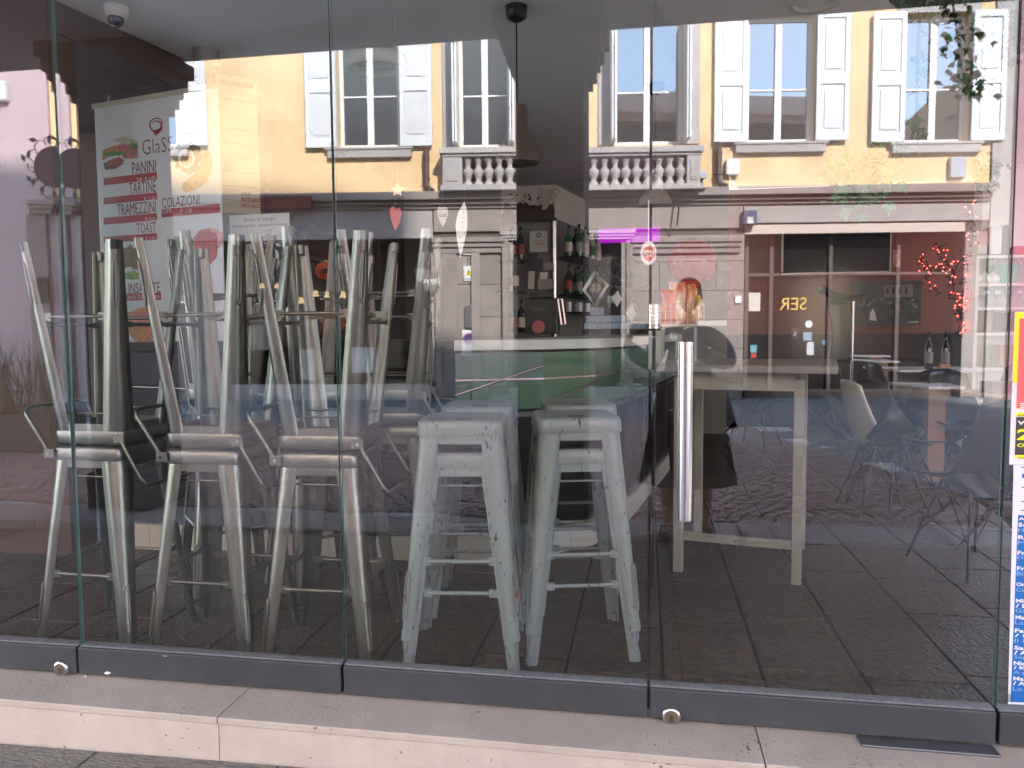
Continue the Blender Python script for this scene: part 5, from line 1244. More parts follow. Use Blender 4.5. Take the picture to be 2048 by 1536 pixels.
for x in (1772, 1784, 1797, 1810): ob_on(WF, M_dark, 'villa_window_print', x, x+5, 574, 588, .0312, .0316, po)
for k in range(26): blob(WF, disc_pts(random.uniform(1712, 1838), random.uniform(592, 616), random.uniform(3, 7), random.uniform(2, 4), 9, .3), .0318, M_dark if k % 2 else MATS['villa_print'], po, 'bush_print')
fit_text(WF, 'LAVAZZA', 1817, 1837, 642, 646, .0315, M_wtx, po)
o = ob_on(WF, mat('picture_bright', c8(226,204,170), .5, scale=30, col2=c8(120,80,60)), 'small_picture', 1786, 1801, 500, 534, .0, .02); tag(o, 'small bright picture right of the dark screen', 'picture')
# string lights
M_lr = mat('fairy_red', c8(255,90,90), .4, emit=c8(255,70,60), estr=1.0); M_leafd = mat('garland_green', c8(44,54,36), .7)
def garland(pts, y, label, name, dens, jit, nleaf):
    P_ = [at(px, py, y) for px, py in pts]
    e = empty(name, P_[0]); tag(e, label, 'string lights', 'red fairy lights in the back room')
    m = MB(); m.tube(P_, .006, 5); m.build('wire', M_leafd, e)
    segs = [(P_[i], P_[i+1]) for i in range(len(P_)-1)]; tot = sum((b-a).length for a, b in segs)
    m = MB()
    for k in range(nleaf):
        a, b = rdn.choice(segs); c = a.lerp(b, rdn.random())+Vector([rdn.uniform(-jit, jit) for _ in range(3)]); d1 = Vector([rdn.uniform(-1, 1) for _ in range(3)]).normalized()*.035; d2 = d1.cross(Vector([rdn.uniform(-1, 1) for _ in range(3)])).normalized()*.012
        m.add([c-d2, c+d1*.5, c+d2, c-d1*.5], [(0, 1, 2, 3)])
    m.build('leaves', M_leafd, e, kind='stuff')
    for k in range(dens):
        a, b = segs[int(k*len(segs)/dens)]; c = a.lerp(b, rdn.random())+Vector([rdn.uniform(-jit, jit) for _ in range(3)])
        m = MB(Matrix.Translation(c)); m.lathe([(0, -.009), (.009, 0), (0, .009)], n=6); m.build('bulb', M_lr, e)
loop = [(1866+24*math.sin(t)*(1 if t < 3.6 else 1.0), 516-26*math.cos(t)) for t in [2*math.pi*k/14 for k in range(15)]]
garland(loop[:12]+[(1850, 545), (1862, 575), (1880, 586)], 7.1, 'loop shaped green garland with red fairy lights on the terracotta wall', 'light_garland', 34, .05, 160)
garland([(1942, 405), (1945, 440), (1944, 480), (1938, 520), (1930, 560), (1925, 600), (1920, 640), (1915, 680)], 6.3, 'long vertical strand of red fairy lights beside the white shelf', 'light_garland', 38, .05, 130)
garland([(1930, 510), (1915, 530), (1905, 560), (1910, 600), (1925, 630), (1932, 665)], 6.35, 'shorter strand of red fairy lights left of the long one', 'light_garland', 30, .07, 60)
# shelf unit
UF = Fr((at(1990, 600, 6.1).x, 6.1, 0), 0)
su = empty('shelf_unit', UF.W(0, 0, 0)); tag(su, 'white open shelf unit at the right with teapots, glasses and boxes', 'shelf unit')
zf = lambda y_: UF.pix(1990, y_)[1]
aL = UF.pix(1950, 600)[0]; aR = UF.pix(2140, 600)[0]
m = MB(UF.M); m.box(aL, aL+.03, -.3, 0, 0, zf(510)); m.build('side_panel', M_white, su); m = MB(UF.M); m.box(aR-.03, aR, -.3, 0, 0, zf(510)); m.build('side_panel', M_white, su)
m = MB(UF.M); m.box(aL+.03, aR-.03, -.295, -.28, .0, zf(512)); m.build('back_panel', mat('shelf_back', c8(196,206,200), .5), su)
for y_ in (510, 566, 614, 665, 735, 800):
    m = MB(UF.M); m.box(aL+.03, aR-.03, -.278, -.002, zf(y_)-.03, zf(y_)-.002); m.build('shelf_board', M_white, su)
M_chn = mat('china_white', c8(232,234,232), .2)
for i, px in enumerate((1961, 1979, 1997)):
    q = UF.pix(px, 564); b_ = UF.W(q[0], -.12, zf(566)); e = empty('teapot', b_); tag(e, ['leftmost', 'middle', 'rightmost'][i]+' of three small white teapots on the upper shelf', 'teapot', 'white teapots on the shelf unit')
    m = MB(Matrix.Translation(b_)); m.lathe([(.03, 0), (.06, .03), (.065, .06), (.045, .095), (.02, .105), (.012, .12), (0, .125)], n=14); m.build('pot', M_chn, e)
    m = MB(); m.tube([b_+Vector((.055, 0, .04)), b_+Vector((.085, 0, .06)), b_+Vector((.1, 0, .095))], .008, 6); m.build('spout', M_chn, e)
    m = MB(); m.tube([b_+Vector((-.055, 0, .035)), b_+Vector((-.09, 0, .055)), b_+Vector((-.055, 0, .085))], .006, 6); m.build('handle', M_chn, e)
q = UF.pix(2024, 564); b_ = UF.W(q[0], -.13, zf(566)); e = empty('green_bucket', b_); tag(e, 'sea green tin bucket with a white handle on the upper shelf', 'bucket')
m = MB(Matrix.Translation(b_)); m.lathe([(.095, 0), (.125, .19), (.12, .19)], n=20); m.build('bucket_wall', mat('bucket_green', c8(80,176,146), .35), e)
m = MB(); m.tube([b_+Vector((.12*math.cos(t), 0, .19+.09*math.sin(t))) for t in [math.pi*k/8 for k in range(9)]], .008, 6); m.build('handle', M_white, e)
M_gw = glass_mat('wineglass', .12, tint=(.93, .96, .96, 1))
for i in range(9):
    q = UF.pix(1957+i*11, 600); b_ = UF.W(q[0], -.08-.1*(i % 2), zf(614)); m = MB(Matrix.Translation(b_)); m.lathe([(.03, 0), (.004, .006), (.004, .08), (.03, .10), (.038, .14), (.03, .19)], n=12, cap=False)
    tag(m.build('wine_glass', M_gw), ORD[i]+' stemmed wine glass from the left on the middle shelf of the white unit', 'wine glass', 'wine glasses on the shelf unit')
for i, (x0, x1, y0, y1, y2, cc, lb) in enumerate(((1954, 1966, 622, 665, 665, (96,72,66), 'dark brown box file upright on the third shelf'), (1967, 1985, 620, 665, 665, (120,96,88), 'larger brown box file upright on the third shelf'), (2005, 2040, 625, 663, 665, (60,58,56), 'dark shape of a bag on the third shelf'), (1955, 1975, 490, 508, 510, (214,214,196), 'cream planter box on top of the shelf unit, beside the lights'), (1982, 2004, 453, 508, 510, (232,232,230), 'tall white box standing on top of the shelf unit'), (2030, 2060, 492, 509, 510, (206,40,52), 'bright red box on top of the shelf unit'), (2006, 2020, 450, 508, 510, (40,40,42), 'black patterned box on top of the shelf unit'), (2000, 2035, 690, 733, 735, (176,140,104), 'cardboard box on the lower shelf'))):
    o = ob_on(UF, mat('ubox%d' % i, c8(*cc), .6), 'storage_box', x0, x1, y0, y1, -.24, -.03, None, bevel=.006); tag(o, lb, 'box')
# tables and shell chairs
M_top = mat('table_top_white', c8(244,246,248), .2); M_wood = mat('wood_light', c8(176,140,110), .5, var=.15, scale=12, stretch=(1, 6, 1))
def ctable(px0, px1, py, P, zt, label, dep=.7, mt=M_top, rot=0):
    y = P-2.32; a = at(px0, py, y); b = at(px1, py, y); z = a.z
    e = empty('cafe_table', ((a.x+b.x)/2, y+dep/2, 0)); tag(e, label, 'table', 'low white topped café tables')
    m = MB(); m.prism([(a.x, y, z-.02), (b.x, y, z-.02), (b.x+.02, y+dep, z-.02), (a.x-.14, y+dep, z-.02)], (0, 0, .02)); m.build('table_top', mt, e, bevel=.003)
    cx, cy = (a.x+b.x)/2, y+dep/2
    m = MB(); m.box(cx-.06, cx+.06, cy-.04, cy+.04, 0, z-.021); m.build('leg', M_wood, e); m = MB(); m.box(cx-.25, cx+.25, cy-.2, cy+.2, 0.001, .02); m.build('foot_plate', M_blackm, e)
    return z
ctable(1800, 1972, 740, 7.6, 0, 'wide white table carrying dark bottles, in the middle of the right room')
ctable(1765, 1800, 722, 8.7, 0, 'small narrow white table behind the wide one'); ctable(1736, 1782, 711, 9.0, 0, 'farthest small white table near the terracotta wall', .3)
ctable(1858, 1932, 773, 6.0, 0, 'white table partly hidden by a black chair, nearer the glass', .45); ctable(1985, 2075, 792, 5.6, 0, 'pale wooden table with a brown box at the right edge', .6, M_wood)
o = ob_on(Fr((0, 3.5, 0), 0), mat('brownbox', c8(96,60,48), .5), 'wooden_box', 1983, 2040, 765, 788, -.2, 0, None, bevel=.006); tag(o, 'low dark brown wooden box on the table at the right edge', 'box')
for i, (px, y0, y1) in enumerate(((1713+0, 0, 0),)): pass
for i, px in enumerate((1890, 1857)):
    b_ = at(px, 738, 5.45); t_ = at(px, 665, 5.45); o = bottle('wine_bottle', b_, t_.z-b_.z, .036, BG[1], LM[3], seg=12); tag(o, ['dark wine bottle standing right on the wide white table', 'dark wine bottle standing left on the wide white table'][i], 'bottle')
o = ob_on(Fr((0, 5.35, 0), 0), M_wood, 'menu_holder', 1881, 1901, 728, 737, -.08, 0); tag(o, 'little wooden holder on the wide white table', 'menu holder')
def shell_chair(mt, ml, name='shell_chair', seat=None):
    e = empty(name)
    def fn(u_, v_):
        # v 0..1 front edge -> seat -> back -> top ; u across
        s_ = (u_-.5)*2
        if v_ < .5:
            t = v_/.5; y = -.21+.36*t; z = .45-.025*math.sin(math.pi*t)+.02*(1-t)**4*-1
            wv = .225-.01*t; z += .055*abs(s_)**2.6*(.4+.6*t); x = s_*wv
        else:
            t = (v_-.5)/.5; y = .15+.11*math.sin(t*1.3)-.0*t; z = .45+.40*t-.025*(1-t); wv = .215-.05*t**2; x = s_*wv; y -= .07*abs(s_)**2.2*(1-.4*t); z += .05*abs(s_)**2.6*(1-t); z -= .03*abs(s_)**3*t
        return (x, y, z)
    m = MB()
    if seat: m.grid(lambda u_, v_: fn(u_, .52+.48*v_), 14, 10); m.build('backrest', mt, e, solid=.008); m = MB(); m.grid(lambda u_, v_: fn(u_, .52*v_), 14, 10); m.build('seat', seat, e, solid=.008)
    else: m.grid(fn, 14, 20); m.build('shell', mt, e, solid=.008)
    for sx in (-1, 1):
        for sy in (-1, 1):
            m = MB(); m.tube([(sx*.10, sy*.09, .43), (sx*.20, sy*.21, .0)], .0085, 8); m.build('leg', ml, e)
    m = MB()
    for a, b in (((-.10, -.09, .43), (.17, -.18, .13)), ((.10, -.09, .43), (-.17, -.18, .13)), ((-.10, .09, .43), (.17, .18, .13)), ((.10, .09, .43), (-.17, .18, .13)), ((-.10, -.09, .43), (-.17, .18, .13)), ((-.10, .09, .43), (-.17, -.18, .13)), ((.10, -.09, .43), (.17, .18, .13)), ((.10, .09, .43), (.17, -.18, .13))): m.tube([a, b], .004, 5)
    m.build('wire_brace', ml, e, kind='stuff'); return e
M_shb = mat('shell_black', c8(20,21,23), .35, spec=.4); M_shsheen = mat('shell_black_sheen', c8(240,240,226), .3)  # cream backrest colour paints in the bright reflection on a black shell
CHG = 'black shell chairs with wire legs'
cb = shell_chair(M_shb, M_blackm)
spots = [(1790, 900, 3.05, 115, 'black shell chair nearest the high table, turned sideways'), (1945, 1080, 1.75, 200, 'black shell chair close to the glass at the right edge, legs in view'), (1935, 800, 3.9, 20, 'black shell chair in front of the wooden table'), (1955, 760, 5.0, 250, 'black shell chair at the right end of the wide white table'),
         (1850, 790, 4.6, 190, 'black shell chair pushed under the near side of the wide table'), (1790, 740, 5.6, 100, 'black shell chair at the left end of the wide white table'), (1640, 740, 5.4, 170, 'black shell chair behind the high table'), (1510, 740, 5.6, 150, 'black shell chair seen under the high table top, farthest left'), (1830, 760, 6.5, 0, 'black shell chair on the far side of the wide white table')]
for i, (px, py, y, rot, lb) in enumerate(spots[1:]+spots[:1]):
    o = dup(cb) if i < len(spots)-1 else cb
    p = at(px, py, y); o.location = (p.x, p.y, 0); o.rotation_euler = (0, 0, R(rot)); tag(o, lb, 'chair', CHG)
cw = shell_chair(M_shsheen, M_blackm, seat=M_shb); p = at(1768, 800, 2.95); cw.location = (p.x, p.y, 0); cw.rotation_euler = (0, 0, R(97)); tag(cw, 'black shell chair, the bright sheen on its curved back coloured in cream', 'chair')
# tall black shell stool on a pedestal
p = gr(1700, 892); e = empty('pedestal_stool', p); tag(e, 'tall black pedestal chair with a thin steel pole and round foot', 'stool')
m = MB(Matrix.Translation(p)); m.lathe([(.30, 0), (.29, .012), (.05, .03), (.026, .06)], n=36); m.build('round_foot', mat('foot_steel', c8(120,128,134), .25, metal=.9), e)
zt_ = at(1700, 602, p.y).z
m = MB(); m.tube([p+Vector((0, 0, .05)), Vector((p.x, p.y, zt_))], .014, 12); m.build('pole', M_steel, e)
wq = (at(1740, 600, p.y)-at(1700, 600, p.y)).length
def fn(u_, v_): return (p.x-wq*1.75+wq*2.1*u_, p.y+(v_-.5)*.34, zt_+.02+.09*(1-u_)**2+.05*abs(v_-.5)*2-.03*math.sin(math.pi*u_))
m = MB(); m.grid(fn, 14, 8); m.build('shell', M_shb, e, solid=.012)
m = MB(); m.grid(lambda u_, v_: (p.x-.11+.03*math.sin(v_*4)+.10*(u_-.5)*2, p.y+.12-.05*abs(u_-.5), zt_-.62+.64*v_), 8, 10); m.build('shell_back', M_shb, e, solid=.012)

# ------------------------------------------------------------------ posters on the rightmost panel
PFf = Fr((at(2035, 900, -.0062).x, -.0062, 0), 0)
M_py = mat('poster_yellow', c8(236,232,30), .5); M_pr = mat('poster_salmon', c8(232,104,104), .5); M_pd = mat('poster_dark', c8(58,56,60), .5); M_pw = mat('poster_white', c8(226,230,236), .5); M_pb = mat('poster_blue', c8(28,104,182), .5)
ep = ob_on(PFf, M_pw, 'event_poster', 2024, 2290, 622, 932, 0, .0006); tag(ep, 'yellow and salmon event poster taped on the glass at the right edge', 'poster')
ob_on(PFf, M_py, 'yellow_border', 2028, 2290, 623, 766, .0007, .0010, ep); ob_on(PFf, M_pr, 'salmon_field', 2036, 2280, 636, 818, .0011, .0014, ep)
for k in range(3): ob_on(PFf, M_wtx, 'small_print', 2040, 2110, 806+k*4, 808+k*4, .0015, .0017, ep)
ob_on(PFf, M_py, 'yellow_strip', 2032, 2280, 826, 834, .0007, .0010, ep); ob_on(PFf, M_pd, 'dark_field', 2031, 2280, 835, 912, .0011, .0014, ep); ob_on(PFf, M_py, 'yellow_strip', 2030, 2280, 912, 919, .0007, .0010, ep)
fit_text(PFf, 'VENERDI', 2035, 2120, 842, 850, .0015, M_wtx, ep, bold=.03); fit_text(PFf, '2', 2034, 2062, 858, 880, .0015, M_py, ep, bold=.04); fit_text(PFf, 'OTTOBRE', 2034, 2120, 887, 895, .0015, M_py, ep, bold=.03); fit_text(PFf, '2023', 2046, 2080, 899, 906, .0015, M_wtx, ep) if False else None
fit_text(PFf, 'dalle ore', 2036, 2075, 828, 833, .0012, M_blk, ep); fit_text(PFf, 'alle ore', 2036, 2070, 914, 918, .0012, M_blk, ep)
fb = Fr((at(2035, 1200, -.0062).x, -.0062, 0), 0)
bl = MB(); q = [at(x, y, -.0063) for x, y in ((2027, 930), (2290, 936), (2290, 1420), (2016, 1408))]; bl.prism(q, (0, -.0006, 0)); bp_ = bl.build('programme_poster', M_pw); tag(bp_, 'white and blue programme poster listing names, taped low at the right edge', 'poster')
bl = MB(); q = [at(x, y, -.0071) for x, y in ((2036, 1030), (2285, 1036), (2285, 1414), (2021, 1404))]; bl.prism(q, (0, -.0003, 0)); bl.build('blue_field', M_pb, bp_)
for k, (y0, x0) in enumerate(((937, 2038), (954, 2039), (977, 2038), (1006, 2037), (1024, 2036))):
    ob_on(fb, M_pb, 'blue_line', x0+5, 2260, y0-(4 if k == 1 else 1), y0+(4 if k == 1 else 1), .0009, .0012, bp_)
M_lb = mat('print_light_blue', c8(140,186,226), .5)
names = [(1040, 'Agnese', 0), (1051, 'Serra', 0), (1062, 'Histoire', 1), (1076, 'Rita', 0), (1087, 'Mille', 1), (1107, 'Fra', 0), (1118, 'Dispari', 1), (1138, 'Fra', 0), (1149, 'Bidoni', 1), (1170, 'Omar', 0), (1181, 'Cedro', 1), (1203, 'Mico', 0), (1213, '/ Ba', 0), (1223, 'Giochi', 1), (1236, 'Mar', 0), (1247, 'La sera', 1), (1263, 'Fabri', 0), (1274, '/ Filip', 0), (1284, 'Il Prato', 1), (1297, 'Saul', 0), (1307, '/ Ale', 0), (1317, 'Sapori', 1), (1328, 'Nico', 0), (1338, '/ Kep', 0), (1348, 'A piano', 1), (1359, 'Marta', 0), (1369, '/ Arena', 0), (1380, 'Lo Sol', 1)]
for y0, s_, k in names:
    xx_ = 2037-(y0-1040)*.033
    fit_text(fb, s_, xx_, xx_+8.2*len(s_), y0-5, y0+3, .0016, M_lb if k else M_wtx, bp_, bold=.0 if k else .03)
tp_ = ob_on(fb, glass_mat('tape', .1, tint=(.85, .87, .88, 1)), 'tape', 2012, 2026, 1388, 1404, .0012, .0014, bp_)

# ------------------------------------------------------------------ stickers on the street shop, SER lettering
SFp = fa(1500, 700, -.34)
def fsticker(x0, x1, y0, y1, cc, lab, n0=-.349, e=.006, tx=None):
    m = FA.mb(); a0, a1, z0, z1 = FA.box(m, x0, x1, y0, y1, n0, n0+e); o = m.build('sticker', mat('stk%d' % len(MATS), c8(*cc), .5)); tag(o, lab, 'sticker')
    if tx: text(tx, (z1-z0)*.5, FA.W((a0+a1)/2, n0+e+.001, z0+(z1-z0)*.3), -FA.ax, M_wtx, 'lettering', o, align='CENTER')
fsticker(1497, 1520, 585, 622, (212,208,196), 'white notice sheet on the shop door opposite'); fsticker(1500, 1513, 690, 705, (96,160,176), 'teal sticker on the shop front opposite', tx='5'); fsticker(1502, 1512, 706, 716, (196,60,60), 'small red sticker under the teal one')
fsticker(1606, 1623, 664, 681, (150,164,184), 'pale blue square no entry sticker on the shop front'); fsticker(1582, 1597, 656, 678, (60,56,54), 'dark lettered sticker on the shop front', tx='S'); fsticker(1613, 1627, 684, 710, (206,206,208), 'white sticker strip below the pale blue square'); fsticker(1644, 1662, 680, 690, (120,150,190), 'blue eye shaped sticker on the shop front')
q = fa(1586, 607, -.33); o = text('SER', .34, FA.W(q[0], -.33, q[1]-.12), -FA.ax, mat('gold_letter', c8(236,196,110), .35, emit=c8(230,190,110), estr=.0), 'gold_lettering', None, align='CENTER', depth=.01); tag(o, 'gold letters SER on the dark shop window opposite, mirrored', 'lettering')
q = fa(1617, 648, -.33); m = MB(FA.M @ Matrix.Translation((q[0], -.33, q[1])) @ Matrix.Rotation(R(-90), 4, 'X')); m.lathe([(.07, 0), (.07, .004)], n=20); tag(m.build('round_sticker', M_plw), 'small round white sticker on the shop front opposite', 'sticker')

# ------------------------------------------------------------------ hanging ivy at the portico edge
M_ivy = mat('ivy_leaf', c8(56,84,40), .5, var=.35, scale=9); M_ivyl = mat('ivy_leaf_pale', c8(104,140,92), .5, var=.2, scale=9)
def ivy(pts, y, n, spread, label, size=.05, mtv=M_ivy, street=True, dn=.2):
    f = vat if street else at
    P_ = [f(px, py, y) for px, py in pts]; e = empty('hanging_plant', P_[0]); tag(e, label, 'plant')
    m = MB(); m.tube(P_, .006, 5); m.build('stem', mat('stem_brown', c8(86,70,50), .8), e)
    seg = list(zip(P_, P_[1:]))
    big = MB()
    for k in range(n):
        a, b = rdn.choice(seg); c = a.lerp(b, rdn.random())+Vector((rdn.gauss(0, spread), rdn.gauss(0, spread*.8), rdn.gauss(0, spread*.8)))
        nrm = Vector((rdn.uniform(-.6, .6), (1 if street else -1)*rdn.uniform(.3, 1), rdn.uniform(-.2, .8))).normalized(); dwn = Vector((rdn.uniform(-.6, .6), 0, -1)); dwn = (dwn-nrm*dwn.dot(nrm)).normalized(); sd_ = nrm.cross(dwn); s_ = size*rdn.uniform(.6, 1.25)
        vs = [c-dwn*s_*.5, c+sd_*s_*.42-dwn*s_*.25, c+sd_*s_*.55+dwn*s_*.05, c+sd_*s_*.22+dwn*s_*.2, c+dwn*s_*.75+nrm*s_*.12, c-sd_*s_*.22+dwn*s_*.2, c-sd_*s_*.55+dwn*s_*.05, c-sd_*s_*.42-dwn*s_*.25]
        mm = MB() if k < 60 else big
        mm.add(vs, [(0, 1, 2, 3), (0, 3, 4, 5), (0, 5, 6, 7)])
        if k < 60: mm.build('leaf', mtv, e)
    if big.v: big.build('foliage', mtv, e, kind='stuff')
ivy([(1810, -25), (1850, 0), (1920, 6), (1985, 10), (2030, 40), (2045, 90)], .40, 300, .032, 'dark ivy trailing along the top right corner, inside the glass', .042, street=False)
ivy([(1925, 0), (1928, 70), (1945, 130), (1935, 190)], .42, 60, .022, 'dark ivy strand over the rightmost shutters', .034, street=False)
ivy([(1838, 10), (1835, 150), (1832, 250), (1822, 278)], .44, 30, .02, 'thin dark ivy strand over the last upper window', .032, street=False)
ivy([(2030, 20), (2038, 60), (2015, 110)], .38, 60, .028, 'dark ivy tuft at the far right edge of the view', .046, street=False)
ivy([(1905, 10), (1915, 80), (1925, 150), (1935, 190)], -3.05, 60, .06, 'farther ivy strand hanging from the portico edge, mirrored over the rightmost shutters', .06)
ivy([(1760, 325), (1720, 345), (1715, 380), (1735, 400)], 2.4, 170, .08, 'leafy potted plant hanging inside, above the dark screen', .06, M_ivyl, street=False)
ivy([(1985, 330), (1975, 350), (1968, 372)], 4.6, 60, .05, 'small trailing plant near the white wall', .06, M_ivy, street=False)

# ------------------------------------------------------------------ the photographer, mirrored in the door panel
fL = vgr(1334, 1072, pz(.1)); fR = vgr(1412, 1062, pz(.35)); ZG = pz(.25)
cx = (fL.x+fR.x)/2; cy = (fL.y+fR.y)/2-.02
per = empty('person', (cx, cy, ZG)); tag(per, 'person in a grey blue jacket and long dark skirt, holding up a phone', 'person')
def skin(name, verts, edges, rad, mt, parent, sub=2, root=0):
    me = bpy.data.meshes.new(name); loc = Vector((0, 0, 0)); q = parent
    while q is not None: loc += q.location; q = q.parent
    me.from_pydata([tuple(Vector(v)-loc) for v in verts], edges, []); o = bpy.data.objects.new(name, me); C.objects.link(o); o.parent = parent
    md = o.modifiers.new('s', 'SKIN'); md.use_smooth_shade = True; md.branch_smoothing = .6
    for i, r_ in enumerate(rad):
        sv = me.skin_vertices[0].data[i]; sv.radius = (r_, r_) if not isinstance(r_, tuple) else r_; sv.use_root = (i == root)
    s_ = o.modifiers.new('d', 'SUBSURF'); s_.levels = sub; s_.render_levels = sub
    dg = bpy.context.evaluated_depsgraph_get(); me2 = bpy.data.meshes.new_from_object(o.evaluated_get(dg)); o.modifiers.clear(); o.data = me2; me2.materials.clear(); me2.materials.append(mt)
    for p_ in me2.polygons: p_.use_smooth = True
    return o
M_skin = mat('skin', c8(214,168,144), .5); M_jk = mat('jacket_blue', c8(188,198,214), .8, var=.35, scale=14, bump=.5, bscale=30); M_sk = mat('skirt_brown', c8(56,42,42), .85, var=.2, scale=8); M_shoe = mat('shoe_black', c8(24,20,20), .4)
M_hair = mat('hair_brown', c8(70,48,36), .6, var=.3, scale=40, stretch=(6, 6, 1))
V3 = lambda x, y, z: Vector((cx+x, cy+y, ZG+z))
ph_ = Vector((.0, CAM_Y-.075, CAM_H))      # the phone, just behind the lens plane
hl, hr_ = ph_+Vector((-.085, -.02, -.03)), ph_+Vector((.085, -.02, -.03))
B = [V3(0, 0, .92), V3(0, 0, 1.05), V3(0, 0, 1.18), V3(0, 0, 1.27), V3(0, .01, 1.34), V3(0, .03, 1.41),
     V3(-.16, 0, 1.27), V3(.16, 0, 1.27), V3(-.22, .06, 1.08), V3(.25, .06, 1.08), hl+Vector((-.03, -.04, -.05)), hr_+Vector((.03, -.04, -.05)),
     V3(-.09, 0, .84), V3(.09, 0, .84), Vector((fL.x, fL.y-.01, ZG+.46)), Vector((fR.x, fR.y-.01, ZG+.46)), Vector((fL.x, fL.y-.02, ZG+.28)), Vector((fR.x, fR.y-.02, ZG+.28)), Vector((fL.x, fL.y-.03, ZG+.09)), Vector((fR.x, fR.y-.03, ZG+.09)), Vector((fL.x-.01, fL.y+.08, ZG+.035)), Vector((fR.x+.01, fR.y+.08, ZG+.035)), hl, hr_]
E = [(0, 1), (1, 2), (2, 3), (3, 4), (4, 5), (3, 6), (3, 7), (6, 8), (7, 9), (8, 10), (9, 11), (0, 12), (0, 13), (12, 14), (13, 15), (14, 16), (15, 17), (16, 18), (17, 19), (18, 20), (19, 21), (10, 22), (11, 23)]
Rd = [(.15, .11), (.125, .10), (.15, .105), (.12, .08), .044, .048, .042, .042, .045, .045, .024, .024, .085, .085, .052, .052, .050, .050, .030, .030, (.035, .022), (.035, .022), .024, .024]
skin('body', B, E, Rd, M_skin, per)
# head with face
hc = V3(.0, .05, 1.50); m = MB()
def hf(u_, v_):
    th = 2*math.pi*u_; ph = math.pi*(v_-.5); x = .075*math.cos(ph)*math.cos(th); y = .092*math.cos(ph)*math.sin(th); z = .115*math.sin(ph)
    if z < -.03: x *= 1-(-.03-z)*3.2; y *= 1-(-.03-z)*1.2
    if y > 0:
        nz = math.exp(-((x/.013)**2+((z+.012)/.028)**2)); y += .022*nz; y -= .010*sum(math.exp(-(((x-s_*.03)/.016)**2+((z-.014)/.012)**2)) for s_ in (-1, 1)); y += .006*math.exp(-((x/.022)**2+((z+.052)/.008)**2))
    return hc+Vector((x, y, z))
m.grid(hf, 40, 28); hd = m.build('head', M_skin, per)
for s_ in (-1, 1):
    m = MB(Matrix.Translation(hc+Vector((s_*.03, .072, .014)))); m.lathe([(0, -.009), (.008, -.005), (.010, 0), (.008, .005), (0, .009)], n=10); m.build('eye', mat('eye_dark', c8(50,40,36), .2), hd)
    m = MB(Matrix.Translation(hc+Vector((s_*.076, 0, 0))) @ Matrix.Scale(.5, 4, (1, 0, 0))); m.lathe([(0, -.03), (.016, -.02), (.02, .01), (.012, .028), (0, .03)], n=10); m.build('ear', M_skin, hd)
m = MB(); m.box(hc.x-.022, hc.x+.022, hc.y+.083, hc.y+.091, hc.z-.056, hc.z-.048); m.build('mouth', mat('lips', c8(150,80,76), .5), hd, bevel=.003)
m = MB(); m.grid(lambda u_, v_: hc+Vector((.088*math.cos(math.pi*(v_*.62-.05))*math.cos(math.pi*(1.0+u_*1.0)+0), -.012+.105*math.cos(math.pi*(v_*.62-.05)*.9)*math.sin(math.pi*(1.0+u_)), .0+.132*math.sin(math.pi*(v_*.55-.05)))), 24, 14)
m.lathe([(.0, .134), (.045, .128), (.078, .098), (.088, .06), (.086, .045)], hc.x, hc.y-.012, hc.z, n=24, cap=False); m.build('hair', M_hair, per, solid=.006)
for o_ in [k_ for k_ in C.objects if k_.parent is per and k_.name.split('.')[0] in ('head', 'hair')]+list(_allk(hd)):
    q_ = hc-per.location
    for v_ in o_.data.vertices: v_.co = q_+(v_.co-q_)*.88
# jacket: sleeves and torso, slightly larger than the body
JB = [V3(0, 0, .93), V3(0, 0, 1.08), V3(0, 0, 1.20), V3(0, 0, 1.29), V3(-.17, 0, 1.275), V3(.17, 0, 1.275), V3(-.20, .03, 1.18), V3(.215, .03, 1.18), V3(-.225, .06, 1.08), V3(.255, .06, 1.08), (V3(-.225, .06, 1.08)+hl)/2+Vector((-.03, -.02, -.03)), (V3(.255, .06, 1.08)+hr_)/2+Vector((.03, -.02, -.03)), hl+Vector((-.035, -.05, -.055)), hr_+Vector((.035, -.05, -.055))]
skin('jacket', JB, [(0, 1), (1, 2), (2, 3), (3, 4), (3, 5), (4, 6), (5, 7), (6, 8), (7, 9), (8, 10), (9, 11), (10, 12), (11, 13)], [(.175, .13), (.16, .125), (.175, .13), (.15, .115), .088, .088, .072, .072, .066, .068, .055, .055, .04, .04], M_jk, per)
m = MB()
def skf(u_, v_):
    t = 2*math.pi*u_; r0 = .165+(.285-.165)*v_**.8; f_ = 1+.07*v_*math.sin(9*t+.6)+.03*v_*math.sin(15*t); return V3(r0*f_*math.cos(t), r0*.62*f_*math.sin(t), 1.02-.70*v_)
m.grid(skf, 72, 14); m.build('long_skirt', M_sk, per, solid=.006)
for f_, s_ in ((fL, -1), (fR, 1)):
    m = MB()
    def sole(u_, v_):
        t = 2*math.pi*u_; L = .125; wv = .042*(1+.18*math.sin(t)); zz = [0, .018, .045, .05, .05][min(4, int(v_*4+.01))]; sc = [1, 1.02, .92, .72, .3][min(4, int(v_*4+.01))]
        return Vector((f_.x+s_*.012+wv*sc*math.cos(t), f_.y+.03+L*sc*math.sin(t)-.0, ZG+zz*(.9 if math.sin(t) > .2 else 1.1)))
    m.grid(sole, 20, 4); sh_ = m.build('shoe', M_shoe, per)
    m = MB(); m.tube([Vector((f_.x+.038*math.cos(t), f_.y+.012, ZG+.045+.036*math.sin(t))) for t in [math.pi*k/8 for k in range(9)]], .007, 6); m.build('shoe_strap', M_shoe, sh_)
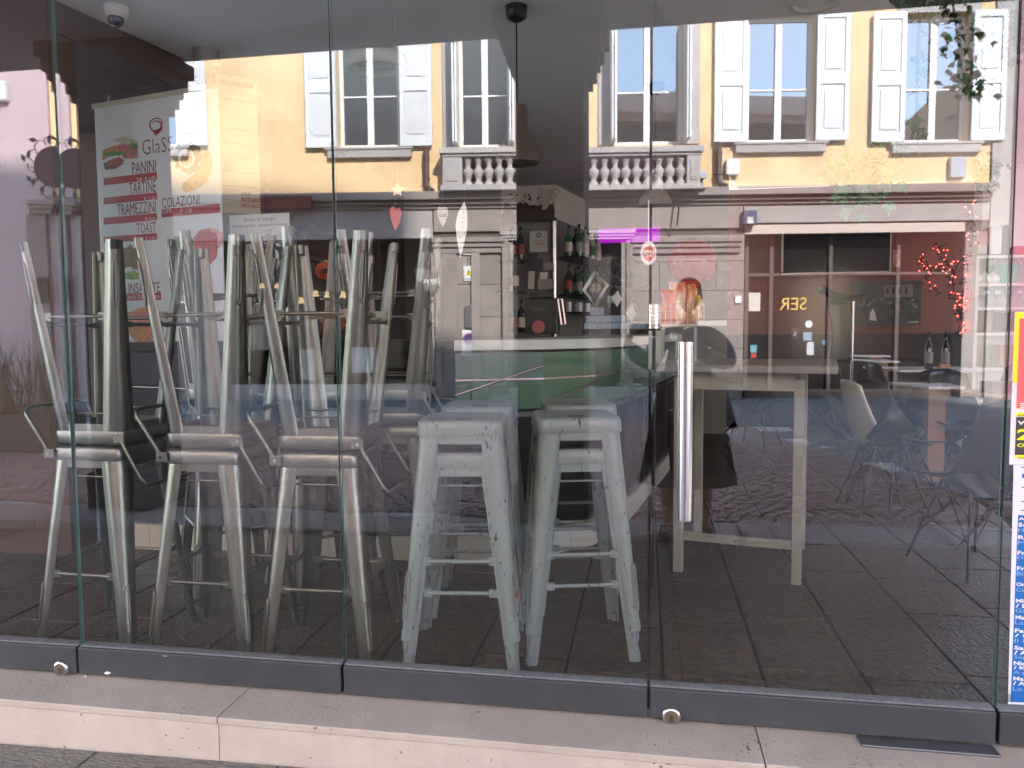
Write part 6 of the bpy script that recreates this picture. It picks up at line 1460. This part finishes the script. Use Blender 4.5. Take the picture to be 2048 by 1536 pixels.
# hands: palm and five fingers closing round the phone
for h_, s_ in ((hl, -1), (hr_, 1)):
    vs = [h_, h_+Vector((-s_*.012, .004, .030))]; ed = [(0, 1)]; rd_ = [.020, .022]
    for k in range(4):
        b0 = len(vs); base = h_+Vector((s_*.006, .0, .002+.018*k)); L = [.062, .07, .066, .052][3-k]
        vs += [base, base+Vector((-s_*.022, -.016, .004)), base+Vector((-s_*L*.75, -.012, .006)), base+Vector((-s_*L, -.002, .004))]; ed += [(1, b0), (b0, b0+1), (b0+1, b0+2), (b0+2, b0+3)]; rd_ += [.009, .0085, .008, .007]
    b0 = len(vs); vs += [h_+Vector((-s_*.01, .018, .016)), h_+Vector((-s_*.028, .030, .034)), h_+Vector((-s_*.04, .030, .052))]; ed += [(0, b0), (b0, b0+1), (b0+1, b0+2)]; rd_ += [.011, .010, .008]
    skin('hand', vs, ed, rd_, M_skin, per, sub=1)
m = MB(); m.box(ph_.x-.078, ph_.x+.078, ph_.y-.008, ph_.y, ph_.z-.036, ph_.z+.036); tag(m.build('phone', M_blackm, bevel=.003), 'black phone held sideways in both hands of the mirrored person', 'phone')
# bag hanging from the forearm
bq = vat(1432, 800, cy+.08); e = empty('shoulder_bag', bq); tag(e, 'black handbag with pale dots hanging from the right arm of the person', 'bag')
s1 = .085
m = MB(); m.grid(lambda u_, v_: bq+Vector(((.045+.055*v_)*math.cos(2*math.pi*u_)+.03*v_, (.03+.02*v_)*math.sin(2*math.pi*u_), .14-.30*v_+.02*math.sin(4*math.pi*u_)*v_)), 28, 12); m.build('bag_body', mat('bag_black', c8(22,22,26), .6), e, solid=.004)
m = MB()
for i in range(9):
    for j in range(14): 
        t = .45+i*.24; v_ = .12+j*.06; c = bq+Vector(((.047+.057*v_)*math.cos(t)+.03*v_, (.032+.022*v_)*math.sin(t)+.004, .14-.30*v_)); m.box(c.x-.003, c.x+.003, c.y, c.y+.004, c.z-.002, c.z+.003)
m.build('dots', mat('dot_pale', c8(150,146,140), .6), e, kind='stuff')
tp2 = V3(.30, .07, 1.06)
m = MB(); m.tube([bq+Vector((-.04, 0, .13)), tp2+Vector((-.015, 0, -.1)), tp2, tp2+Vector((.03, 0, -.1)), bq+Vector((.05, 0, .13))], .009, 8); m.build('strap', MATS['bag_black'], e)
